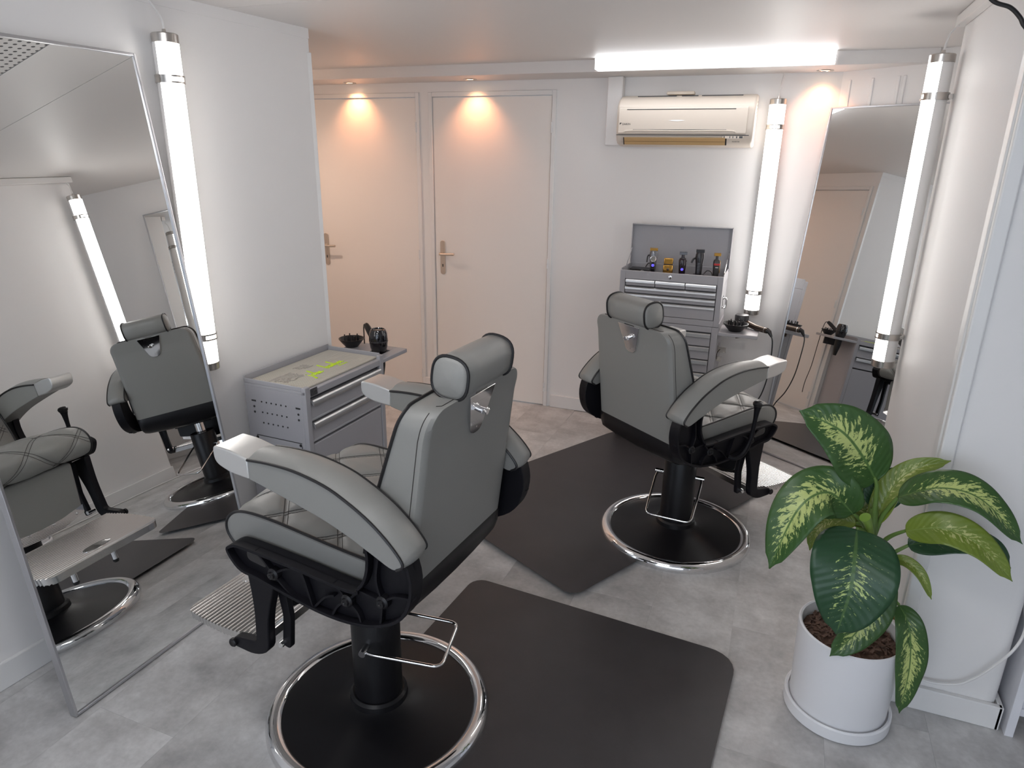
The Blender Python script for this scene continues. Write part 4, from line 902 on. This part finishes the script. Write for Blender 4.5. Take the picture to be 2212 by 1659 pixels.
tb = thing('tool_chest', 'grey metal tool chest with its lid standing open', 'tool chest', (-0.589, 3.965, 0.770))
CH = 0.288
bod = G().b2(-CW, -CW + 0.03, 0.0, 0.02, 0, CH).b2(CW - 0.03, CW, 0.0, 0.02, 0, CH).b2(-CW + 0.03, CW - 0.03, 0, 0.02, CH - 0.048, CH).b2(-CW + 0.03, CW - 0.03, 0, 0.02, 0.0, 0.034)
bod.b2(-CW, CW, 0.02, 0.29, 0, 0.235).b2(-CW, -CW + 0.004, 0.02, 0.29, 0.235, CH + 0.010).b2(CW - 0.004, CW, 0.02, 0.29, 0.235, CH + 0.010).b2(-CW, CW, 0.286, 0.29, 0.235, CH + 0.01)
build('body', bod, CABGREY, tb, bevel=0.002)
build('recess', G().b2(-CW + 0.028, CW - 0.028, 0.012, 0.021, 0.03, CH - 0.046), CABDARK, tb)
wt = (2 * CW - 0.066) / 3
for k in range(3): drawer_y(tb, -CW + 0.033 + k * wt + 0.0015, -CW + 0.033 + (k + 1) * wt - 0.0015, CH - 0.086, CH - 0.050)
for a, b in ((0.128, 0.091), (0.169, 0.132), (0.252, 0.174)): drawer_y(tb, -CW + 0.033, CW - 0.033, CH - a, CH - b)
build('lock', G().lathe([(0.011, 0), (0.011, 0.003), (0.008, 0.0045), (0, 0.0045)], 20, Matrix.Translation((-0.002, 0, CH - 0.022)) @ Matrix.Rotation(R(90), 4, 'X')), CHROME, tb)
lid = G().b2(-CW - 0.003, CW + 0.003, 0.292, 0.296, CH - 0.01, CH + 0.245).b2(-CW - 0.003, CW + 0.003, 0.262, 0.296, CH + 0.240, CH + 0.245).b2(-CW - 0.003, -CW + 0.001, 0.262, 0.296, CH + 0.01, CH + 0.245).b2(CW - 0.001, CW + 0.003, 0.262, 0.296, CH + 0.01, CH + 0.245)
ld_ = build('lid', lid, CABGREY, tb, bevel=0.001); build('lid_clip', G().b2(-0.008, 0.008, 0.287, 0.292, CH + 0.222, CH + 0.24), GUN, ld_)
for s in (-1, 1): build('lid_stay', G().tube([(s * (CW - 0.008), 0.10, CH + 0.005), (s * (CW - 0.006), 0.27, CH + 0.11)], 0.0028, 6), CHROME, tb)
build('side_handle', G().tube(spline([(CW, 0.10, 0.15), (CW + 0.018, 0.105, 0.15), (CW + 0.018, 0.105, 0.10), (CW, 0.10, 0.10)], 5), 0.005, 8).b2(CW, CW + 0.003, 0.09, 0.12, 0.09, 0.17), CHROME, tb)
build('tray_liner', G().b2(-CW + 0.006, CW - 0.006, 0.03, 0.284, 0.236, 0.246), CABDARK, tb)

# clippers standing in the chest
SZ = 0.770 + 0.246
def clipper(name, label, x, y, yaw, dims, body_m, accent, kind):
    t = thing(name, label, 'hair clipper', (x, y, SZ), R(yaw), 'hair clippers in the open chest'); w_, d_, h_ = dims; b0 = 0.018
    build('stand', G().lathe([(0, 0), (w_ * 0.95, 0), (w_ * 0.95, 0.012), (w_ * 0.8, 0.026), (w_ * 0.55, 0.028), (0, 0.028)], 28), BLACKP, t)
    prof = [(0.0, 0.62, 0.8), (0.10, 0.70, 0.9), (0.30, 0.74, 0.95), (0.5, 0.82, 1.0), (0.68, 1.0, 1.0), (0.82, 0.98, 0.9), (0.92, 0.78, 0.7)]
    if kind == 'trim': prof = [(0.0, 0.72, 0.8), (0.15, 0.8, 0.9), (0.45, 0.92, 1.0), (0.66, 1.0, 1.0), (0.75, 0.8, 0.8), (0.78, 0.42, 0.5), (0.92, 0.40, 0.45)]
    vs = []; n = 16
    for z, a, b in prof:
        for k in range(n):
            th = 2 * math.pi * k / n; c, s = math.cos(th), math.sin(th); vs.append((w_ / 2 * a * math.copysign(abs(c) ** 0.65, c), d_ / 2 * b * math.copysign(abs(s) ** 0.65, s), b0 + z * h_))
    g = G(); g.add(vs, [(i * n + k, i * n + (k + 1) % n, (i + 1) * n + (k + 1) % n, (i + 1) * n + k) for i in range(len(prof) - 1) for k in range(n)] + [tuple(range(n)), tuple(range((len(prof) - 1) * n, len(prof) * n))])
    b = build('housing', g, body_m, t, angle=40)
    zt = b0 + 0.92 * h_
    bl = build('blade', G().b2(-w_ * 0.46, w_ * 0.46, -d_ * 0.30, d_ * 0.26, zt - 0.002, zt + 0.012), accent, t, bevel=0.001)
    tg = G()
    for k in range(9): tg.b2(-w_ * 0.46 + k * w_ * 0.105, -w_ * 0.46 + k * w_ * 0.105 + w_ * 0.06, -d_ * 0.30, d_ * 0.1, zt + 0.012, zt + 0.016)
    build('blade_teeth', tg, accent, bl)['kind'] = 'stuff'
    return t, b
def ring(parent, x, y, z, r, m): build('power_ring', G().lathe([(r - 0.0012, 0), (r, 0.0012), (r + 0.0012, 0)], 20, Matrix.Translation((x, y, z)) @ Matrix.Rotation(R(90), 4, 'X')), m, parent)
c1, b1 = clipper('hair_clipper', 'silver-grey clipper with a gold blade, leftmost in the open chest', -0.712, 4.06, 8, (0.048, 0.042, 0.148), GUN, GOLD, 'clip')
build('lever', G().tube(spline([(-0.024, -0.005, 0.128), (-0.034, -0.006, 0.118), (-0.036, -0.008, 0.085)], 5), 0.004, 8), BLACKP, c1)
build('round_window', G().lathe([(0.0165, -0.003), (0.018, 0.002), (0.015, 0.003), (0.013, 0.0012), (0, 0.0012)], 24, Matrix.Translation((0, -0.0215, 0.108)) @ Matrix.Rotation(R(90), 4, 'X')), CHROME, c1)
build('lower_panel', G().b2(-0.010, 0.010, -0.021, -0.015, 0.03, 0.088), GLOSSB, c1, bevel=0.002); ring(c1, 0, -0.0218, 0.070, 0.007, BLUELED)
build('gold_foot_ring', G().lathe([(0.036, 0.0), (0.040, 0.004), (0.037, 0.010), (0.033, 0.006), (0.036, 0)], 28, Matrix.Translation((0, 0, 0.012))), GOLD, c1)
sv = thing('foil_shaver', 'small gold foil shaver between the clippers', 'shaver', (-0.622, 4.055, SZ), R(6), 'hair clippers in the open chest')
build('housing', G().box((0, 0, 0.048), (0.056, 0.026, 0.060)), GOLD, sv, bevel=0.005, seg=3); build('foil_cap', G().box((0, 0, 0.098), (0.052, 0.024, 0.036)), GOLD, sv, bevel=0.004, seg=3)
build('joint', G().box((0, 0, 0.0795), (0.051, 0.023, 0.004)), INK, sv); build('switch', G().lathe([(0.008, 0), (0.008, 0.003), (0, 0.004)], 16, Matrix.Translation((0.0, -0.013, 0.052)) @ Matrix.Rotation(R(90), 4, 'X')), BRONZE, sv)
build('stand', G().box((0, 0, 0.009), (0.062, 0.04, 0.018)), BLACKP, sv, bevel=0.003)
c2, b2c = clipper('hair_trimmer', 'slim black trimmer with a violet ring right of the gold shaver', -0.542, 4.06, 12, (0.046, 0.040, 0.135), mat('plum_black', (0.018, 0.010, 0.016), 0.2), GUN, 'trim'); ring(c2, -0.002, -0.0205, 0.058, 0.0065, BLUELED)
c3, b3 = clipper('hair_clipper', 'big black clipper with a side lever on a blue-lit stand', -0.448, 4.06, 10, (0.050, 0.046, 0.155), mat('satin_black_clipper', (0.014, 0.012, 0.016), 0.28), BLACKP, 'clip')
build('lever', G().tube(spline([(-0.022, -0.008, 0.128), (-0.036, -0.012, 0.120), (-0.044, -0.014, 0.100)], 5), 0.0055, 8), BLACKP, c3)
for k in range(8): build('grip_rib', G().b2(-0.011, 0.003, -0.0235, -0.0205, 0.038 + k * 0.0085, 0.0415 + k * 0.0085), GUN, c3)
build('charging_dock', G().prism(fillet([(-0.044, 0), (0.044, 0), (0.036, 0.034), (-0.028, 0.034)], 0.008, 3), lambda p, q, h: (p, h, q), -0.036, 0.034), BLACKP, c3, bevel=0.003); build('dock_led', G().b2(-0.010, 0.006, -0.0375, -0.036, 0.014, 0.019), BLUELED, c3)
c4, b4 = clipper('hair_trimmer', 'black trimmer with a red band and gold blade, rightmost in the chest', -0.352, 4.06, 14, (0.040, 0.036, 0.140), mat('charcoal_trimmer', (0.03, 0.028, 0.028), 0.35), GOLD, 'trim')
build('red_band', G().b2(-0.017, 0.017, -0.0195, 0.0, 0.093, 0.104), REDP, c4, bevel=0.002); build('name_strip', G().b2(-0.008, 0.008, -0.0196, -0.015, 0.080, 0.083), WHITEP, c4)
build('gold_side', G().b2(0.0165, 0.0195, -0.010, 0.010, 0.05, 0.12), GOLD, c4, bevel=0.001)
sx = thing('hair_scissors', 'steel scissors lying among cables at the left of the open chest', 'scissors', (-0.80, 4.06, SZ + 0.012), R(20))
for s in (-1, 1):
    build('finger_ring', G().tube([(0.03 + 0.012 * math.cos(a), s * 0.014, 0.012 * math.sin(a) + 0.006) for a in [i * math.pi / 8 for i in range(16)]], 0.0022, 6, closed=True), CHROME, sx)
    build('shank', G().tube([(0.018, s * 0.012, 0.004), (-0.02, 0, 0.002), (-0.07, -s * 0.004, 0.002)], 0.0022, 6), CHROME, sx)
bx_ = tag(build('tool_case', G().box((0, 0, 0), (0.13, 0.09, 0.03)), BLACKP, None, bevel=0.006, loc=(-0.80, 4.17, SZ + 0.0155)), 'black case lying in the left end of the open chest', 'case')
tag(build('charger_cable', G().tube(spline([(-0.78, 4.20, SZ + 0.034), (-0.76, 4.19, SZ + 0.06), (-0.73, 4.16, SZ + 0.045), (-0.735, 4.13, SZ + 0.006)], 8), 0.003, 8), BLACKP), 'black charger cable looping behind the leftmost clipper', 'cable')
tag(build('charger_cable', G().tube(spline([(-0.43, 4.12, SZ + 0.02), (-0.41, 4.14, SZ + 0.045), (-0.385, 4.14, SZ + 0.040), (-0.37, 4.12, SZ + 0.01)], 8), 0.003, 8), BLACKP), 'black charger cable between the two rightmost clippers', 'cable')

# diffuser and dryer on the cabinet's side shelf
spike_bowl('dryer_diffuser', 'round black spiked diffuser bowl on the shelf of the tall cabinet', (-0.208, 4.045, 0.7425), 0.070, 0.046, 14)
dr2 = thing('hair_dryer', 'dark bronze hair dryer lying on the shelf of the tall cabinet', 'hair dryer', (-0.185, 4.165, 0.7425))
build('barrel', G().lathe([(0, 0), (0.036, 0), (0.039, 0.004), (0.040, 0.068), (0.036, 0.074), (0.030, 0.072), (0.012, 0.070), (0, 0.070)], 40), GREYCAP, dr2)
hp = [Vector((0.030, -0.012, 0.030)), Vector((0.085, -0.055, 0.018)), Vector((0.135, -0.095, 0.0165)), Vector((0.150, -0.107, 0.0165))]
build('handle', G().tube(hp, 0.0165, 20), BRONZE, dr2); build('handle_ring', G().tube([hp[2] + (hp[3] - hp[2]) * 0.2, hp[2] + (hp[3] - hp[2]) * 0.35], 0.0172, 20), BRUSHED, dr2)
build('cord_sleeve', G().tube([(0.150, -0.107, 0.0165), (0.163, -0.117, 0.013), (0.178, -0.128, -0.012)], 0.01, 12, radii=[0.0155, 0.0125, 0.006]), BLACKP, dr2)
build('power_cord', G().tube(spline([(0.176, -0.127, -0.008), (0.186, -0.134, -0.04), (0.190, -0.136, -0.12), (0.185, -0.135, -0.25), (0.165, -0.12, -0.36), (0.13, -0.09, -0.46), (0.12, -0.07, -0.60), (0.11, -0.06, -0.737)], 8), 0.0034, 8), BLACKP, dr2)

# ================================================================== POTTED PLANT
PC = Vector((0.343, 2.040, 0))
pt_ = thing('potted_dieffenbachia', 'variegated leafy houseplant in a white pot by the pillar', 'potted plant', PC)
build('saucer', G().lathe([(0, 0.0), (0.150, 0.0), (0.158, 0.006), (0.158, 0.042), (0.154, 0.047), (0.148, 0.044), (0.146, 0.030), (0, 0.030)], 72), CERAMIC, pt_)
build('pot', G().lathe([(0, 0.030), (0.136, 0.030), (0.142, 0.036), (0.151, 0.30), (0.1505, 0.309), (0.146, 0.313), (0.141, 0.309), (0.139, 0.26), (0, 0.26)], 72), CERAMIC, pt_)
sg = G(); nr_ = 14; vs = [(0, 0, 0.275)]
for i in range(1, nr_ + 1):
    for k in range(36):
        a = k * math.pi / 18; r_ = 0.1385 * i / nr_; vs.append((r_ * math.cos(a), r_ * math.sin(a), 0.276 + random.uniform(-0.004, 0.006) - 0.008 * (i / nr_) ** 2))
fs = [(0, 1 + k, 1 + (k + 1) % 36) for k in range(36)] + [(1 + i * 36 + k, 1 + (i + 1) * 36 + k, 1 + (i + 1) * 36 + (k + 1) % 36, 1 + i * 36 + (k + 1) % 36) for i in range(nr_ - 1) for k in range(36)]
build('soil', sg.add(vs, fs), BARK, pt_)
ch = G()
for k in range(260):
    a = random.random() * 6.28; r_ = 0.128 * math.sqrt(random.random()); mm = Matrix.Rotation(random.random() * 6.28, 3, 'Z') @ Matrix.Rotation(random.uniform(-.6, .6), 3, 'X')
    ch.box((r_ * math.cos(a), r_ * math.sin(a), 0.280), (random.uniform(0.008, 0.026), random.uniform(0.004, 0.010), random.uniform(0.002, 0.005)), mm)
build('bark_mulch', ch, BARK, pt_)['kind'] = 'stuff'
def W2P(p): return Vector(p) - PC
def leaf(name, mid, half, nrm, m, fold=0.25, tw=0.0, prof=None, label=None):
    pts = spline([W2P(p) for p in mid], 12); N = len(pts); nv = 14; L = sum((b - a).length for a, b in zip(pts, pts[1:])); vs = []; uv = []; acc = 0; nh = Vector(nrm).normalized()
    for i, p in enumerate(pts):
        if i: acc += (pts[i] - pts[i - 1]).length
        t = acc / L; d = (pts[min(i + 1, N - 1)] - pts[max(i - 1, 0)]).normalized(); side = d.cross(nh).normalized(); up = side.cross(d).normalized()
        hw_ = half * (max(0.0, math.sin(math.pi * min(1, t ** 0.72))) ** 0.62) * (1.0 - 0.10 * t) if t < 0.93 else half * 0.36 * max(0.02, (1 - t) / 0.07) ** 1.1 * 0.62
        hw_ = max(hw_, 0.0008)
        for j in range(nv + 1):
            v = j / nv * 2 - 1; wave = 0.035 * half * math.sin(t * 17 + (2 if v > 0 else 0)) * abs(v) ** 2
            vs.append(p + side * (v * hw_ * math.cos(fold * abs(v))) + up * (abs(v) * hw_ * math.sin(fold) - 0.35 * fold * hw_ * v * v + wave + tw * v * hw_)); uv.append((t, (v + 1) / 2))
    fs = [(i * (nv + 1) + j, (i + 1) * (nv + 1) + j, (i + 1) * (nv + 1) + j + 1, i * (nv + 1) + j + 1) for i in range(N - 1) for j in range(nv)]
    me = bpy.data.meshes.new(name); me.from_pydata([tuple(v) for v in vs], [], fs); ul = me.uv_layers.new(name='UVMap')
    for lp in me.loops: ul.data[lp.index].uv = uv[lp.vertex_index]
    me.polygons.foreach_set('use_smooth', [True] * len(me.polygons)); me.materials.append(m)
    o = bpy.data.objects.new(name, me); col.objects.link(o); o.parent = pt_
    sd = o.modifiers.new('thickness', 'SOLIDIFY'); sd.thickness = 0.0014
    if label: o['label'] = label
    return o
def petiole(pts, r0, r1, m=None):
    q = spline([W2P(p) for p in pts], 8); build('leaf_stalk', G().tube(q, r0, 10, radii=[r0 + (r1 - r0) * i / (len(q) - 1) for i in range(len(q))]), m or STEM_M, pt_)
LEAVES = [
 ([(0.327, 2.03, 0.815), (0.276, 2.0, 0.896), (0.207, 1.97, 0.973), (0.096, 1.95, 1.022)], 0.098, (0.35, -0.85, 0.30), LEAF_A, 0.22, 0.0),
 ([(0.282, 2.0, 0.715), (0.203, 1.95, 0.790), (0.130, 1.90, 0.745), (0.077, 1.86, 0.563)], 0.082, (-0.35, -0.75, 0.45), LEAF_A, 0.30, 0.0),
 ([(0.292, 1.95, 0.690), (0.288, 1.87, 0.650), (0.287, 1.83, 0.560), (0.272, 1.82, 0.425)], 0.118, (0.0, -0.95, 0.35), LEAF_D, 0.20, 0.0),
 ([(0.372, 2.0, 0.570), (0.366, 1.95, 0.474), (0.336, 1.91, 0.387), (0.276, 1.88, 0.305)], 0.070, (0.25, -0.9, 0.25), LEAF_A, 0.25, 0.0),
 ([(0.391, 2.03, 0.775), (0.473, 1.98, 0.844), (0.564, 1.95, 0.843), (0.670, 1.93, 0.747)], 0.062, (0.1, -0.55, 0.85), LEAF_A, 0.25, 0.0),
 ([(0.352, 2.06, 0.665), (0.380, 2.08, 0.775), (0.428, 2.08, 0.850), (0.509, 2.08, 0.889)], 0.046, (-0.55, -0.8, 0.25), LEAF_Y, 0.55, 0.0),
 ([(0.421, 2.0, 0.690), (0.498, 1.95, 0.742), (0.584, 1.93, 0.720), (0.668, 1.92, 0.640)], 0.050, (0.15, -0.75, 0.6), LEAF_Y, 0.25, 0.0),
 ([(0.445, 2.05, 0.620), (0.549, 2.04, 0.671), (0.636, 2.03, 0.672), (0.691, 2.02, 0.625)], 0.052, (0.05, -0.55, 0.8), LEAF_D, 0.25, 0.0),
 ([(0.352, 2.08, 0.640), (0.318, 2.10, 0.700), (0.292, 2.115, 0.765), (0.268, 2.12, 0.815)], 0.066, (0.2, -0.95, 0.1), LEAF_Y, 0.25, 0.0),
 ([(0.350, 2.09, 0.700), (0.366, 2.11, 0.755), (0.395, 2.12, 0.800), (0.420, 2.125, 0.825)], 0.058, (0.1, -0.85, 0.45), LEAF_D, 0.25, 0.0),
 ([(0.405, 2.05, 0.560), (0.443, 2.03, 0.578), (0.485, 2.01, 0.555), (0.521, 2.0, 0.490)], 0.020, (0.0, -0.7, 0.7), LEAF_Y, 0.4, 0.0),
 ([(0.447, 2.0, 0.448), (0.474, 1.96, 0.408), (0.495, 1.95, 0.285), (0.498, 1.95, 0.115)], 0.050, (0.30, -0.92, 0.15), LEAF_A, 0.28, 0.0),
 ([(0.297, 2.02, 0.675), (0.235, 2.02, 0.672), (0.198, 2.01, 0.635), (0.186, 2.0, 0.570)], 0.035, (-0.4, -0.6, 0.6), LEAF_Y, 0.4, 0.0),
]
for a in LEAVES: leaf('leaf', *a)
leaf('leaf', [(0.412, 2.0, 0.411), (0.432, 1.99, 0.414), (0.448, 1.99, 0.409), (0.462, 1.99, 0.402)], 0.010, (0, -0.8, 0.6), DEAD_M, 0.5, 0.0, None, 'small withered orange-brown leaf')
q = spline([W2P(p) for p in [(0.350, 2.03, 0.27), (0.356, 2.035, 0.40), (0.354, 2.04, 0.55), (0.345, 2.045, 0.66), (0.340, 2.05, 0.72)]], 8)
build('stem', G().tube(q, 0.018, 14, radii=[0.020 - 0.009 * i / (len(q) - 1) for i in range(len(q))]), STEM_M, pt_)
for pp in [[(0.344, 2.045, 0.64), (0.340, 2.04, 0.73), (0.332, 2.03, 0.80), (0.320, 2.025, 0.828)], [(0.345, 2.045, 0.62), (0.315, 2.02, 0.68), (0.282, 2.0, 0.716)], [(0.350, 2.04, 0.57), (0.325, 2.0, 0.66), (0.293, 1.955, 0.692)], [(0.354, 2.04, 0.50), (0.368, 2.02, 0.56), (0.373, 2.0, 0.572)],
           [(0.350, 2.05, 0.60), (0.366, 2.05, 0.70), (0.391, 2.03, 0.776)], [(0.352, 2.04, 0.56), (0.385, 2.03, 0.64), (0.421, 2.0, 0.691)], [(0.352, 2.05, 0.52), (0.40, 2.05, 0.575), (0.446, 2.05, 0.621)], [(0.354, 2.04, 0.50), (0.38, 2.05, 0.545), (0.406, 2.05, 0.561)], [(0.356, 2.035, 0.42), (0.405, 2.03, 0.462), (0.447, 2.0, 0.449)], [(0.345, 2.045, 0.63), (0.320, 2.03, 0.67), (0.297, 2.02, 0.676)],
           [(0.347, 2.05, 0.60), (0.352, 2.08, 0.645)], [(0.345, 2.05, 0.66), (0.350, 2.09, 0.702)], [(0.354, 2.03, 0.38), (0.38, 2.01, 0.412), (0.414, 2.0, 0.412)]]:
    petiole(pp, 0.0085 if len(pp) > 2 else 0.006, 0.0045)
# young leaf still rolled up
rl = spline([W2P(p) for p in [(0.338, 2.0, 0.66), (0.322, 1.985, 0.70), (0.310, 1.975, 0.722)]], 6)
build('rolled_leaf', G().tube(rl, 0.01, 12, radii=[0.008 + 0.008 * i / (len(rl) - 1) for i in range(len(rl))]), mat('young_leaf', (0.20, 0.32, 0.05), 0.35), pt_)

# ================================================================== RIGHT EDGE: WHITE DESK, STOOL, CABLES
dk = thing('white_desk', 'white melamine desk unit at the right edge beside the pillar', 'desk', (0.826, 2.118, 0))
build('side_panel', G().b2(0.0, 0.024, 0.0, 0.50, 0.0, 0.98), MELAMINE, dk, bevel=0.0015)
build('front_panel', G().b2(0.024, 1.15, 0.022, 0.040, 0.085, 0.93), MELAMINE, dk, bevel=0.0015)
build('bottom_rail', G().b2(0.024, 1.15, 0.012, 0.040, 0.075, 0.10), MELAMINE, dk, bevel=0.0015)
build('side_panel', G().b2(1.15, 1.174, 0.0, 0.50, 0.0, 0.98), MELAMINE, dk, bevel=0.0015)
build('desk_top', G().b2(-0.0, 1.174, -0.0, 0.50, 0.98, 1.005), MELAMINE, dk, bevel=0.002)
st_ = thing('swivel_stool', 'chrome five-star stool on casters glimpsed behind the white desk', 'stool', (1.10, 2.80, 0))
for k in range(5):
    a = R(148) + k * 2 * math.pi / 5; c, s = math.cos(a), math.sin(a)
    lg = build('leg', G().tube([(0.02 * c, 0.02 * s, 0.10), (0.20 * c, 0.20 * s, 0.085), (0.235 * c, 0.235 * s, 0.078)], 0.016, 12), CHROME, st_)
    build('caster', G().cyl((0.235 * c - 0.02 * s, 0.235 * s + 0.02 * c, 0.029), (0.235 * c + 0.02 * s, 0.235 * s - 0.02 * c, 0.029), 0.028, n=20), BLACKP, lg)
build('column', G().cyl((0, 0, 0.09), (0, 0, 0.45), 0.022), CHROME, st_)
build('seat', G().lathe([(0, 0.45), (0.16, 0.45), (0.175, 0.47), (0.175, 0.50), (0.16, 0.525), (0, 0.53)], 36), GLOSSB, st_)
tag(build('wall_cable', G().tube(spline([(0.520, 2.128, 0.145), (0.593, 2.128, 0.120), (0.667, 2.128, 0.132), (0.71, 2.128, 0.166), (0.748, 2.126, 0.222), (0.790, 2.128, 0.300), (0.815, 2.16, 0.36), (0.825, 2.25, 0.40)], 8), 0.0042, 8), WHITEP), 'white power cable sagging along the foot of the pillar', 'cable')
tag(build('floor_cable', G().tube(spline([(0.472, 2.27, 0.005), (0.470, 2.7, 0.005), (0.455, 3.1, 0.005), (0.40, 3.35, 0.005), (0.33, 3.55, 0.005), (0.33, 3.74, 0.012)], 10), 0.0042, 8), WHITEP), 'white power cable on the floor along the pillar, seen in the mirror', 'cable')
ps = thing('power_strip', 'white power strip on the floor at the foot of the corner mirror', 'power strip', (0.40, 3.765, 0), R(-33))
build('case', G().box((0, 0, 0.022), (0.20, 0.055, 0.044)), WHITEP, ps, bevel=0.010, seg=3)
for k in range(3): build('socket', G().lathe([(0.019, 0.0), (0.019, 0.002), (0.016, 0.002), (0.015, -0.001), (0, -0.001)], 20, Matrix.Translation((-0.06 + k * 0.06, 0, 0.0442))), GREYCAP, ps)
tag(build('hanging_cable', G().tube(spline([(0.30, 2.08, 2.188), (0.335, 2.085, 2.10), (0.373, 2.09, 2.046), (0.414, 2.09, 2.027), (0.438, 2.09, 2.005), (0.452, 2.09, 1.985), (0.50, 2.10, 1.945), (0.72, 2.12, 1.80), (1.0, 2.12, 1.9), (1.15, 2.10, 2.188)], 10), 0.0048, 8), BLACKP), 'black cable looping down from the ceiling at the top right', 'cable')
